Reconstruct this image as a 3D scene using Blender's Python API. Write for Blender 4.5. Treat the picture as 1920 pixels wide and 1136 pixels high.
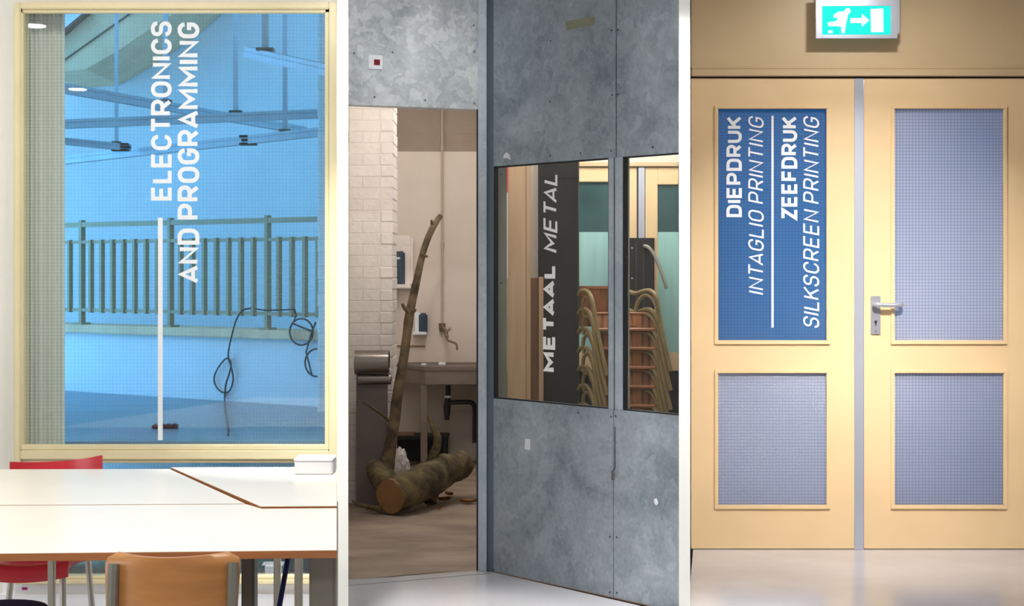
import bpy, bmesh, math, random
from mathutils import Vector, Matrix, noise as mnoise

random.seed(7)
for o in list(bpy.data.objects):
    bpy.data.objects.remove(o)
C = bpy.context.scene.collection
SC = bpy.context.scene

# ------------------------------------------------------------------ camera
F = 2872.0            # focal length in pixels of the 1920 px wide frame
H = 1.42              # eye height
HZ = 506.0            # horizon row
cam_d = bpy.data.cameras.new('camera')
cam_d.sensor_width = 36.0
cam_d.lens = F / 1920.0 * 36.0
cam_d.shift_y = -(568.0 - HZ) / 1920.0
cam_d.clip_start = 0.05
cam = bpy.data.objects.new('camera', cam_d)
C.objects.link(cam)
cam.location = (0, 0, H)
cam.rotation_euler = (math.pi / 2, 0, 0)
SC.camera = cam

# ------------------------------------------------------------------ world, view, lights
w = bpy.data.worlds.new('world')
SC.world = w
w.use_nodes = True
w.node_tree.nodes['Background'].inputs[0].default_value = (0.8, 0.88, 1, 1)
w.node_tree.nodes['Background'].inputs[1].default_value = 0.05
SC.view_settings.view_transform = 'Standard'
SC.view_settings.look = 'None'
SC.view_settings.gamma = 1.0
SC.view_settings.use_curve_mapping = False
SC.view_settings.exposure = 0.0


def P(px, py, Y):
    """the point at distance Y along the pixel's direction"""
    return Vector(((px - 960.0) / F * Y, Y, H - (py - HZ) / F * Y))


def PX(px, Y):
    return (px - 960.0) / F * Y


def PZ(py, Y):
    return H - (py - HZ) / F * Y


def floor_at(px, py, z=0.0):
    Y = (H - z) * F / (py - HZ)
    return Vector((PX(px, Y), Y, z))


def area(name, loc, power, col, size, direction=(0, 0, -1), shape='DISK', spread=180, size_y=None):
    d = bpy.data.lights.new(name, 'AREA')
    d.energy = power
    d.color = col
    d.shape = shape
    d.size = size
    if size_y:
        d.size_y = size_y
    d.spread = math.radians(spread)
    o = bpy.data.objects.new(name, d)
    C.objects.link(o)
    o.location = loc
    o.rotation_euler = Vector(direction).to_track_quat('-Z', 'Y').to_euler()
    return o


CEIL = 3.0
HALL_L, HALL_R, HALL_B = -4.6, 4.6, -3.2
X3 = PX(1606, 7.783)
# hall: one lamp per bay plus general lamps behind the viewer
area('daylight_fill_hall', (HALL_L + .03, 3.6, 1.25), 62, (0.86, 0.93, 1.0), 2.2, direction=(1, .18, 0), shape='RECTANGLE', size_y=2.0)  # unseen area light added at the side wall; no window stands there
area('lamp_study_bay', (-1.0, 3.5, CEIL - 0.02), 31, (1.0, 0.96, 0.9), 0.45)
area('lamp_study_bay', (-1.7, 4.8, CEIL - 0.02), 15, (1.0, 0.97, 0.92), 0.3)
area('lamp_metal_bay', (-0.2, 4.5, CEIL - 0.02), 22, (0.96, 0.98, 1.0), 0.6)
area('lamp_door_bay', (X3, 7.0, CEIL - 0.03), 12.5, (1.0, 0.96, 0.93), 0.12)
area('fill_door_spot', (X3, 5.3, CEIL - 0.05), 14, (1.0, 0.965, 0.945), 0.12, direction=(0, 2.48, -2.15), spread=52)  # added beam to brighten the door centre down to its foot
area('lamp_hall', (-0.6, 1.2, CEIL - 0.02), 52, (1.0, 0.97, 0.93), 0.8, spread=130)
# unseen lights added to whiten the partition ends
for px, Y, pw in ((642, 5.75, 7), (1283, 5.95, 7)):
    area('fill_partition', (PX(px, Y), Y - .32, CEIL - .03), pw, (1, 1, .98), 0.06, direction=(0, .24, -1.5), spread=40)
area('fill_header_spot', (-0.3, 3.0, CEIL - .06), 0.75, (0.98, 0.99, 1.0), 0.1, direction=(-.1, 4.1, -.55), spread=17)  # added narrow beam that only brightens the header sheet
# rooms behind the walls; studio daylight is an unseen area light added at its side
area('daylight_fill_studio', (-4.5, 8.1, 1.9), 150, (0.14, 0.5, 1.0), 3.0, direction=(1, -0.12, 0), shape='RECTANGLE', size_y=3.0)
area('lamp_studio', (-2.0, 7.2, 4.2), 32, (0.16, 0.52, 1.0), 1.6, shape='RECTANGLE', size_y=1.2)
area('lamp_workshop', (-0.62, 8.3, 2.95), 11, (1.0, 0.95, 0.91), 0.5)
area('lamp_workshop', (-0.5, 10.0, 2.95), 13.5, (1.0, 0.96, 0.92), 0.5)
area('lamp_store', (0.25, 7.8, 2.9), 12, (1.0, 0.97, 0.93), 0.5)
area('lamp_store', (0.75, 8.9, 2.9), 22, (1.0, 0.98, 0.95), 0.5)
area('lamp_print_room', (1.9, 9.4, 2.6), 85, (0.68, 0.82, 1.0), 1.2)

# ------------------------------------------------------------------ materials


def lin(c):
    return tuple(((v / 255.0) / 12.92 if v / 255.0 <= 0.04045 else ((v / 255.0 + 0.055) / 1.055) ** 2.4) for v in c)


def nt(name):
    m = bpy.data.materials.new(name)
    m.use_nodes = True
    t = m.node_tree
    return m, t, t.nodes['Principled BSDF'], t.nodes['Material Output']


def pmat(name, rgb, rough=0.5, metal=0.0, var=0.0, scale=6.0, stretch=(1, 1, 1), bump=0.0, bscale=40.0,
         detail=4.0, spec=0.5, col2=None, coat=0.0):
    m, t, b, out = nt(name)
    c = lin(rgb)
    b.inputs['Base Color'].default_value = (*c, 1)
    b.inputs['Roughness'].default_value = rough
    b.inputs['Metallic'].default_value = metal
    b.inputs['Specular IOR Level'].default_value = spec
    b.inputs['Coat Weight'].default_value = coat
    N, L = t.nodes, t.links
    if var > 0 or bump > 0 or col2:
        tc = N.new('ShaderNodeTexCoord')
        mp = N.new('ShaderNodeMapping')
        mp.inputs['Scale'].default_value = stretch
        L.new(tc.outputs['Object'], mp.inputs[0])
    if var > 0 or col2:
        n = N.new('ShaderNodeTexNoise')
        n.inputs['Scale'].default_value = scale
        n.inputs['Detail'].default_value = detail
        L.new(mp.outputs[0], n.inputs['Vector'])
        r = N.new('ShaderNodeValToRGB')
        r.color_ramp.elements[0].position = 0.35
        r.color_ramp.elements[1].position = 0.65
        if col2:
            r.color_ramp.elements[0].color = (*c, 1)
            r.color_ramp.elements[1].color = (*lin(col2), 1)
        else:
            r.color_ramp.elements[0].color = (*[v * (1 - var) for v in c], 1)
            r.color_ramp.elements[1].color = (*[min(1, v * (1 + var)) for v in c], 1)
        L.new(n.outputs[0], r.inputs[0])
        L.new(r.outputs[0], b.inputs['Base Color'])
    if bump > 0:
        n2 = N.new('ShaderNodeTexNoise')
        n2.inputs['Scale'].default_value = bscale
        n2.inputs['Detail'].default_value = 5
        L.new(mp.outputs[0], n2.inputs['Vector'])
        bp = N.new('ShaderNodeBump')
        bp.inputs['Strength'].default_value = bump
        bp.inputs['Distance'].default_value = 0.01
        L.new(n2.outputs[0], bp.inputs['Height'])
        L.new(bp.outputs[0], b.inputs['Normal'])
    return m


def emat(name, rgb, strength):
    m, t, b, out = nt(name)
    t.nodes.remove(b)
    e = t.nodes.new('ShaderNodeEmission')
    e.inputs[0].default_value = (*lin(rgb), 1)
    e.inputs[1].default_value = strength
    t.links.new(e.outputs[0], out.inputs[0])
    return m


def grid_mask(t, pitch, width, axes=('X', 'Z')):
    """1 on the wires of a square wire mesh, 0 between"""
    N, L = t.nodes, t.links
    tc = N.new('ShaderNodeTexCoord')
    sp = N.new('ShaderNodeSeparateXYZ')
    L.new(tc.outputs['Object'], sp.inputs[0])
    outs = []
    for a in axes:
        d = N.new('ShaderNodeMath'); d.operation = 'DIVIDE'
        L.new(sp.outputs[a], d.inputs[0]); d.inputs[1].default_value = pitch
        f = N.new('ShaderNodeMath'); f.operation = 'FRACT'
        L.new(d.outputs[0], f.inputs[0])
        l = N.new('ShaderNodeMath'); l.operation = 'LESS_THAN'
        L.new(f.outputs[0], l.inputs[0]); l.inputs[1].default_value = width
        outs.append(l)
    mx = N.new('ShaderNodeMath'); mx.operation = 'MAXIMUM'
    L.new(outs[0].outputs[0], mx.inputs[0]); L.new(outs[1].outputs[0], mx.inputs[1])
    return mx.outputs[0]


def clear_glass(name, tint=(1, 1, 1), refl=0.07, wired=True, wire=(110, 140, 155), wire_op=0.1, pitch=0.0138, width=0.22):
    m, t, b, out = nt(name)
    t.nodes.remove(b)
    N, L = t.nodes, t.links
    tr = N.new('ShaderNodeBsdfTransparent')
    tr.inputs[0].default_value = (*tint, 1)
    g = N.new('ShaderNodeBsdfGlossy')
    g.inputs['Roughness'].default_value = 0.015
    mx = N.new('ShaderNodeMixShader')
    mx.inputs[0].default_value = refl
    L.new(tr.outputs[0], mx.inputs[1]); L.new(g.outputs[0], mx.inputs[2])
    last = mx
    if wired:
        d = N.new('ShaderNodeBsdfDiffuse')
        d.inputs[0].default_value = (*lin(wire), 1)
        k = N.new('ShaderNodeMath'); k.operation = 'MULTIPLY'
        L.new(grid_mask(t, pitch, width), k.inputs[0]); k.inputs[1].default_value = wire_op
        m2 = N.new('ShaderNodeMixShader')
        L.new(k.outputs[0], m2.inputs[0]); L.new(mx.outputs[0], m2.inputs[1]); L.new(d.outputs[0], m2.inputs[2])
        last = m2
    L.new(last.outputs[0], out.inputs[0])
    return m


def figured_glass(name, rgb, trans_rgb, gloss=0.16, rough=0.3):
    """obscured wired glass: light from behind is scattered through, the front sparkles"""
    m, t, b, out = nt(name)
    t.nodes.remove(b)
    N, L = t.nodes, t.links
    tc = N.new('ShaderNodeTexCoord')
    vo = N.new('ShaderNodeTexVoronoi'); vo.inputs['Scale'].default_value = 260
    L.new(tc.outputs['Object'], vo.inputs['Vector'])
    bp = N.new('ShaderNodeBump'); bp.inputs['Strength'].default_value = 0.55; bp.inputs['Distance'].default_value = 0.004
    L.new(vo.outputs['Distance'], bp.inputs['Height'])
    df = N.new('ShaderNodeBsdfDiffuse'); df.inputs[0].default_value = (*lin(rgb), 1)
    tl = N.new('ShaderNodeBsdfTranslucent'); tl.inputs[0].default_value = (*lin(trans_rgb), 1)
    L.new(bp.outputs[0], df.inputs['Normal'])
    a = N.new('ShaderNodeMixShader'); a.inputs[0].default_value = 0.6
    L.new(df.outputs[0], a.inputs[1]); L.new(tl.outputs[0], a.inputs[2])
    g = N.new('ShaderNodeBsdfGlossy'); g.inputs['Roughness'].default_value = rough
    L.new(bp.outputs[0], g.inputs['Normal'])
    mx = N.new('ShaderNodeMixShader'); mx.inputs[0].default_value = gloss
    L.new(a.outputs[0], mx.inputs[1]); L.new(g.outputs[0], mx.inputs[2])
    wd = N.new('ShaderNodeBsdfDiffuse'); wd.inputs[0].default_value = (*lin((60, 70, 95)), 1)
    k = N.new('ShaderNodeMath'); k.operation = 'MULTIPLY'
    L.new(grid_mask(t, 0.0163, 0.2), k.inputs[0]); k.inputs[1].default_value = 0.4
    m2 = N.new('ShaderNodeMixShader')
    L.new(k.outputs[0], m2.inputs[0]); L.new(mx.outputs[0], m2.inputs[1]); L.new(wd.outputs[0], m2.inputs[2])
    L.new(m2.outputs[0], out.inputs[0])
    return m


def galvanised(name, dark, light, rough=0.42, metal=0.7, spangle=0.5, thr=0.55):
    m, t, b, out = nt(name)
    N, L = t.nodes, t.links
    tc = N.new('ShaderNodeTexCoord')
    big = N.new('ShaderNodeTexNoise'); big.inputs['Scale'].default_value = 3.2; big.inputs['Detail'].default_value = 6
    big.inputs['Distortion'].default_value = 0.6
    L.new(tc.outputs['Object'], big.inputs['Vector'])
    warp = N.new('ShaderNodeTexNoise'); warp.inputs['Scale'].default_value = 9; warp.inputs['Detail'].default_value = 3
    L.new(tc.outputs['Object'], warp.inputs['Vector'])
    ad = N.new('ShaderNodeMixRGB'); ad.blend_type = 'ADD'; ad.inputs[0].default_value = 0.18
    L.new(tc.outputs['Object'], ad.inputs[1]); L.new(warp.outputs['Color'], ad.inputs[2])
    vo = N.new('ShaderNodeTexVoronoi'); vo.inputs['Scale'].default_value = 26
    L.new(ad.outputs[0], vo.inputs['Vector'])
    sp = N.new('ShaderNodeSeparateColor'); L.new(vo.outputs['Color'], sp.inputs[0])
    patch = N.new('ShaderNodeMapRange'); patch.inputs[1].default_value = thr; patch.inputs[2].default_value = 1.0
    L.new(sp.outputs[0], patch.inputs[0])
    fine = N.new('ShaderNodeTexNoise'); fine.inputs['Scale'].default_value = 60; fine.inputs['Detail'].default_value = 6
    L.new(tc.outputs['Object'], fine.inputs['Vector'])
    s1 = N.new('ShaderNodeMath'); s1.operation = 'MULTIPLY'; s1.inputs[1].default_value = spangle
    L.new(patch.outputs[0], s1.inputs[0])
    s2 = N.new('ShaderNodeMath'); s2.operation = 'MULTIPLY_ADD'; s2.inputs[1].default_value = 1.5
    L.new(big.outputs[0], s2.inputs[0]); L.new(s1.outputs[0], s2.inputs[2])
    s3 = N.new('ShaderNodeMath'); s3.operation = 'MULTIPLY_ADD'; s3.inputs[1].default_value = 0.5
    L.new(fine.outputs[0], s3.inputs[0]); L.new(s2.outputs[0], s3.inputs[2])
    mr = N.new('ShaderNodeMapRange'); mr.inputs[1].default_value = 0.55; mr.inputs[2].default_value = 1.55
    L.new(s3.outputs[0], mr.inputs[0])
    mx = N.new('ShaderNodeMixRGB')
    mx.inputs[1].default_value = (*lin(dark), 1); mx.inputs[2].default_value = (*lin(light), 1)
    L.new(mr.outputs[0], mx.inputs[0]); L.new(mx.outputs[0], b.inputs['Base Color'])
    rr = N.new('ShaderNodeMapRange'); rr.inputs[3].default_value = rough - 0.1; rr.inputs[4].default_value = rough + 0.15
    L.new(sp.outputs[1], rr.inputs[0]); L.new(rr.outputs[0], b.inputs['Roughness'])
    b.inputs['Metallic'].default_value = metal
    bp = N.new('ShaderNodeBump'); bp.inputs['Strength'].default_value = 0.12; bp.inputs['Distance'].default_value = 0.004
    L.new(big.outputs[0], bp.inputs['Height']); L.new(bp.outputs[0], b.inputs['Normal'])
    return m


M = {}
M['partition'] = pmat('partition_paint', (244, 245, 238), 0.7)
M['hall_wall'] = pmat('hall_wall_paint', (232, 229, 218), 0.75, var=0.03, scale=2)
M['white_wall'] = pmat('white_plaster', (235, 238, 240), 0.7, var=0.03, scale=3, bump=0.1)
M['sill_white'] = pmat('white_sill_paint', (250, 251, 253), 0.5, var=0.02, scale=4)
M['ceiling'] = pmat('ceiling_paint', (235, 233, 228), 0.8)
M['floor'] = pmat('hall_floor', (198, 196, 200), 0.22, var=0.06, scale=2.2, bump=0.03, bscale=12, coat=0.2)
M['cream'] = pmat('cream_frame_paint', (232, 218, 176), 0.35, var=0.04, scale=4, bump=0.05, bscale=25)
M['door_yellow'] = pmat('door_yellow_paint', (228, 198, 153), 0.33, var=0.03, scale=3, bump=0.02, bscale=30)
M['transom'] = pmat('transom_paint', (200, 176, 138), 0.4, var=0.03, scale=3)
M['table'] = pmat('table_laminate', (240, 232, 218), 0.28, var=0.02, scale=3)
M['table_edge'] = pmat('table_edge_wood', (170, 108, 62), 0.4, var=0.12, scale=5, stretch=(1, 8, 8))
M['wood'] = pmat('chair_plywood', (172, 118, 68), 0.35, var=0.13, scale=3.5, stretch=(1.4, 1, 9), bump=0.03)
M['grey_metal'] = pmat('grey_painted_metal', (124, 122, 112), 0.45, 0.3, var=0.05)
M['dark_metal'] = pmat('dark_grey_metal', (84, 84, 78), 0.45, 0.3)
M['light_tube'] = pmat('pale_tube_paint', (205, 203, 190), 0.35, 0.2)
M['red'] = pmat('red_plastic', (205, 50, 60), 0.3, var=0.05, scale=5)
M['navy'] = pmat('navy_plastic', (24, 34, 84), 0.7, spec=0.2)
M['white_plastic'] = pmat('white_plastic', (242, 243, 246), 0.35)
M['letter'] = pmat('white_vinyl', (238, 240, 242), 0.5)
M['black'] = pmat('black_rubber', (18, 18, 20), 0.5)
M['black_board'] = pmat('black_board', (34, 31, 32), 0.42, var=0.15, scale=4, stretch=(1, 1, 0.3))
M['wired'] = clear_glass('wired_clear_glass')
M['metal_glass'] = clear_glass('workshop_glass', refl=0.03, wired=False)
M['curtain'], _t, _b, _o = nt('grey_green_curtain_cloth')
_b.inputs['Base Color'].default_value = (*lin((234, 241, 230)), 1)
_b.inputs['Roughness'].default_value = 0.8
_tl = _t.nodes.new('ShaderNodeBsdfTranslucent'); _tl.inputs[0].default_value = (*lin((225, 215, 190)), 1)
_mx = _t.nodes.new('ShaderNodeMixShader'); _mx.inputs[0].default_value = 0.12
_t.links.new(_b.outputs[0], _mx.inputs[1]); _t.links.new(_tl.outputs[0], _mx.inputs[2]); _t.links.new(_mx.outputs[0], _o.inputs[0])
M['concrete'] = pmat('raw_concrete', (250, 208, 166), 0.8, var=0.1, scale=5, bump=0.2)
M['rail_paint'] = pmat('railing_paint', (168, 150, 112), 0.45, var=0.06)
M['channel'] = pmat('zinc_channel', (190, 200, 208), 0.4, 0.1, var=0.06)
M['worktop'] = pmat('worktop_laminate', (112, 140, 152), 0.35, var=0.08, scale=2)
M['galv_sheet'] = galvanised('galvanised_header', (146, 155, 164), (238, 240, 240), 0.42, 0.4, 0.3, 0.25)  # lighter zinc tones and pale patches carry the header's reflected light
M['galv_wall'] = galvanised('galvanised_panel', (112, 124, 134), (190, 198, 208), 0.42, 0.5, 0.2, 0.3)
M['galv_post'] = galvanised('galvanised_post', (150, 162, 174), (190, 198, 206), 0.45, 0.5, 0.2)
M['galv_dark'] = pmat('galvanised_dark', (92, 106, 116), 0.5, 0.4, var=0.08)
M['gasket'] = pmat('black_gasket', (16, 17, 26), 0.6)
M['stud'] = pmat('grey_green_stud', (140, 138, 126), 0.5, 0.2, var=0.04)
M['brick_white'] = pmat('white_painted_brick', (236, 222, 212), 0.6, var=0.04, scale=9, bump=0.5, bscale=30)
M['mortar'] = pmat('painted_mortar', (228, 214, 204), 0.8, var=0.05)
M['plaster'] = pmat('beige_plaster', (220, 203, 189), 0.75, var=0.04, scale=2.5, bump=0.1, bscale=20)
M['brick_band'] = pmat('beige_brick_in_shade', (158, 138, 122), 0.7, var=0.05, scale=5, bump=0.3)  # brick darkened in colour to stand for the shade high on this wall
M['ws_floor'] = pmat('workshop_floor', (132, 112, 96), 0.6, col2=(170, 148, 130), scale=2.6, stretch=(1, 1.7, 1), bump=0.25, bscale=20, detail=9)
M['steel'] = pmat('brushed_steel', (138, 128, 122), 0.22, 0.9, var=0.06, scale=3, stretch=(0.4, 6, 6))
M['steel_dull'] = pmat('dull_steel', (126, 112, 108), 0.45, 0.5, var=0.08, scale=4)
M['sink'] = pmat('old_sink_steel', (140, 124, 114), 0.45, 0.45, var=0.1, scale=5)
M['bark'] = pmat('bark', (64, 52, 36), 0.9, col2=(124, 106, 72), scale=11, bump=1.0, bscale=45, detail=9)
M['branch_bark'] = pmat('branch_bark', (64, 50, 34), 0.85, col2=(120, 98, 70), scale=12, bump=0.8, bscale=50, detail=8)
M['cut'] = pmat('cut_wood', (150, 110, 68), 0.7, var=0.15, scale=9, bump=0.2)
M['leaf'] = pmat('dry_leaf', (150, 98, 46), 0.7, var=0.2, scale=12)
M['blue_grey'] = pmat('blue_grey_plastic', (58, 72, 88), 0.35)
M['pipe'] = pmat('painted_pipe', (188, 164, 142), 0.5)
M['brass'] = pmat('old_brass', (140, 116, 98), 0.4, 0.6)
M['drain'] = pmat('black_drain_pipe', (48, 46, 50), 0.4)
M['bag'] = pmat('white_plastic_bag', (214, 202, 198), 0.3, var=0.1, scale=9, bump=0.8, bscale=14)
M['plank'] = pmat('pale_timber', (186, 154, 120), 0.55, var=0.09, scale=4, stretch=(6, 6, 0.5), bump=0.05)
M['plank_dark'] = pmat('brown_timber', (120, 84, 60), 0.6, var=0.12, scale=4, stretch=(6, 6, 0.5))
M['pale_board'] = pmat('pale_board', (214, 200, 186), 0.6, var=0.02)
M['teal_glass'] = pmat('dark_teal_glass', (56, 86, 88), 0.12, var=0.25, scale=3)
M['aqua_film'] = pmat('aqua_whitewash', (160, 204, 200), 0.4, var=0.07, scale=4, stretch=(5, 1, 0.4))
M['aluminium'] = pmat('anodised_aluminium', (196, 200, 214), 0.32, 0.55)
M['alu_plate'] = pmat('handle_aluminium', (206, 210, 222), 0.25, 0.7)
M['bamboo'] = pmat('bamboo_tube', (134, 114, 74), 0.32, var=0.15, scale=10)
M['rattan'] = pmat('woven_rattan', (100, 62, 38), 0.55, col2=(180, 116, 70), scale=6, stretch=(9, 1, .6), bump=0.6, bscale=120)
M['rattan_edge'] = pmat('rattan_binding', (158, 104, 68), 0.5, var=0.12, scale=20)
M['fig_blue_refl'] = figured_glass('figured_blue_reflection_glass', (0, 96, 128), (0, 168, 222), 0.06)  # blue reflection on the upper pane is put into the glass colour
M['fig_grey'] = figured_glass('figured_wired_glass', (112, 124, 156), (190, 206, 236), 0.28, 0.36)
M['sign_cyan'] = emat('sign_cyan', (40, 235, 215), 1.25)
M['sign_white'] = emat('sign_white', (250, 255, 255), 1.6)
M['lamp_glow'] = emat('lamp_diffuser', (255, 250, 240), 18.0)
M['lamp_rim'] = pmat('lamp_rim', (230, 230, 228), 0.4)
M['dark_gap'] = pmat('door_gap', (48, 30, 48), 0.8)
M['tape'] = pmat('yellowed_tape', (134, 134, 112), 0.5, var=0.1, scale=20)
M['sticker'] = pmat('white_sticker', (222, 224, 228), 0.5)
M['red_button'] = pmat('red_button', (130, 12, 30), 0.3)
M['pink'] = pmat('pink_mark', (180, 30, 130), 0.6)

# ------------------------------------------------------------------ mesh helpers
OFF = {}


class MB:
    def __init__(self, mtx=None):
        self.v, self.f, self.m = [], [], mtx

    def add(self, verts, faces):
        n = len(self.v)
        for p in verts:
            p = Vector(p)
            self.v.append(self.m @ p if self.m is not None else p)
        self.f += [tuple(i + n for i in q) for q in faces]
        return self

    def box(self, x0, x1, y0, y1, z0, z1):
        return self.add([(x0, y0, z0), (x1, y0, z0), (x1, y1, z0), (x0, y1, z0), (x0, y0, z1), (x1, y0, z1), (x1, y1, z1), (x0, y1, z1)],
                        [(0, 3, 2, 1), (4, 5, 6, 7), (0, 1, 5, 4), (1, 2, 6, 5), (2, 3, 7, 6), (3, 0, 4, 7)])

    def plan(self, pts, z0, z1):
        n = len(pts)
        return self.add([(p[0], p[1], z0) for p in pts] + [(p[0], p[1], z1) for p in pts],
                        [tuple(range(n - 1, -1, -1)), tuple(range(n, 2 * n))] + [(i, (i + 1) % n, n + (i + 1) % n, n + i) for i in range(n)])

    def face_prism(self, pts, y0, y1):
        """outline in (x, z), from depth y0 (front) to y1"""
        n = len(pts)
        return self.add([(p[0], y0, p[1]) for p in pts] + [(p[0], y1, p[1]) for p in pts],
                        [tuple(range(n)), tuple(range(2 * n - 1, n - 1, -1))] + [(i, n + i, n + (i + 1) % n, (i + 1) % n) for i in range(n)])

    def prism_between(self, pts_a, pts_b):
        n = len(pts_a)
        return self.add(list(pts_a) + list(pts_b), [tuple(range(n)), tuple(range(2 * n - 1, n - 1, -1))] + [(i, n + i, n + (i + 1) % n, (i + 1) % n) for i in range(n)])

    def tube(self, pts, r, n=8, closed=False, rough=0.0, seed=0):
        pts = [Vector(p) for p in pts]
        k = len(pts)
        rs = r if isinstance(r, (list, tuple)) else [r] * k
        verts, faces = [], []
        up = None
        for i, p in enumerate(pts):
            a = pts[(i - 1) % k] if (closed or i > 0) else p
            b = pts[(i + 1) % k] if (closed or i < k - 1) else p
            d = (b - a).normalized()
            if up is None:
                up = d.orthogonal().normalized()
            up = (up - d * up.dot(d))
            up = up.normalized() if up.length > 1e-6 else d.orthogonal().normalized()
            s = d.cross(up)
            for j in range(n):
                t = 2 * math.pi * j / n
                rr = rs[i]
                if rough:
                    rr *= 1 + rough * mnoise.noise(p * 9 + Vector((math.cos(t) * 1.3, math.sin(t) * 1.3, seed)))
                verts.append(p + (up * math.cos(t) + s * math.sin(t)) * rr)
        for i in range(k if closed else k - 1):
            for j in range(n):
                a, b = i * n + j, i * n + (j + 1) % n
                c, d2 = ((i + 1) % k) * n + (j + 1) % n, ((i + 1) % k) * n + j
                faces.append((a, b, c, d2))
        if not closed:
            faces.append(tuple(range(n - 1, -1, -1)))
            faces.append(tuple(range((k - 1) * n, k * n)))
        return self.add(verts, faces)

    def lathe(self, prof, centre, n=24, axis='Z'):
        verts, faces = [], []
        for r, h in prof:
            for j in range(n):
                t = 2 * math.pi * j / n
                a, b = r * math.cos(t), r * math.sin(t)
                verts.append((centre[0] + a, centre[1] + b, centre[2] + h) if axis == 'Z' else (centre[0] + a, centre[1] + h, centre[2] + b))
        for i in range(len(prof) - 1):
            for j in range(n):
                faces.append((i * n + j, i * n + (j + 1) % n, (i + 1) * n + (j + 1) % n, (i + 1) * n + j))
        faces.append(tuple(range(n - 1, -1, -1)))
        faces.append(tuple(range((len(prof) - 1) * n, len(prof) * n)))
        return self.add(verts, faces)

    def build(self, name, mat, parent=None, bevel=0.0, smooth=False, base=None, segs=2):
        me = bpy.data.meshes.new(name)
        off = OFF[parent.name] if parent is not None else (Vector(base) if base is not None else self.centre_base())
        me.from_pydata([v - off for v in self.v], [], self.f)
        bm = bmesh.new(); bm.from_mesh(me)
        bmesh.ops.recalc_face_normals(bm, faces=bm.faces)
        if bevel:
            es = [e for e in bm.edges if len(e.link_faces) == 2 and e.calc_face_angle(0) > 0.5]
            bmesh.ops.bevel(bm, geom=es, offset=bevel, segments=segs, affect='EDGES', clamp_overlap=True)
        bm.to_mesh(me); bm.free()
        if smooth:
            me.shade_smooth()
            me.set_sharp_from_angle(angle=math.radians(42))
        me.materials.append(M[mat])
        o = bpy.data.objects.new(name, me)
        C.objects.link(o)
        if parent is not None:
            o.parent = parent
        else:
            o.location = off
        OFF[o.name] = off
        return o

    def centre_base(self):
        xs = [v.x for v in self.v]; ys = [v.y for v in self.v]; zs = [v.z for v in self.v]
        return Vector(((min(xs) + max(xs)) / 2, (min(ys) + max(ys)) / 2, min(zs)))


def tag(o, label, cat=None, group=None, kind=None):
    o['label'] = label
    if cat: o['category'] = cat
    if group: o['group'] = group
    if kind: o['kind'] = kind
    return o


def thing(name, loc, label, cat=None, group=None, kind=None):
    o = bpy.data.objects.new(name, None)
    o.empty_display_size = 0.1
    C.objects.link(o)
    o.location = loc
    OFF[o.name] = Vector(loc)
    return tag(o, label, cat, group, kind)


def struct(name, mb, mat, label, bevel=0.0):
    return tag(mb.build(name, mat, bevel=bevel), label, kind='structure')


def pbox(px0, py0, px1, py1, Y, depth, mb=None):
    """a box whose front face covers the pixels at distance Y and which goes back by depth"""
    a, b = P(px0, py0, Y), P(px1, py1, Y)
    return (mb or MB()).box(a.x, b.x, Y, Y + depth, b.z, a.z)


def smooth_path(pts, sub=6):
    """Catmull-Rom through the points"""
    pts = [Vector(p) for p in pts]
    out = []
    for i in range(len(pts) - 1):
        p0 = pts[max(i - 1, 0)]; p1 = pts[i]; p2 = pts[i + 1]; p3 = pts[min(i + 2, len(pts) - 1)]
        for k in range(sub):
            t = k / sub
            out.append(0.5 * ((2 * p1) + (p2 - p0) * t + (2 * p0 - 5 * p1 + 4 * p2 - p3) * t * t + (3 * p1 - p0 - 3 * p2 + p3) * t ** 3))
    out.append(pts[-1])
    return out


def lerp_list(vals, n):
    out = []
    for i in range(n):
        t = i / (n - 1) * (len(vals) - 1)
        k = min(int(t), len(vals) - 2)
        out.append(vals[k] + (vals[k + 1] - vals[k]) * (t - k))
    return out


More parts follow.
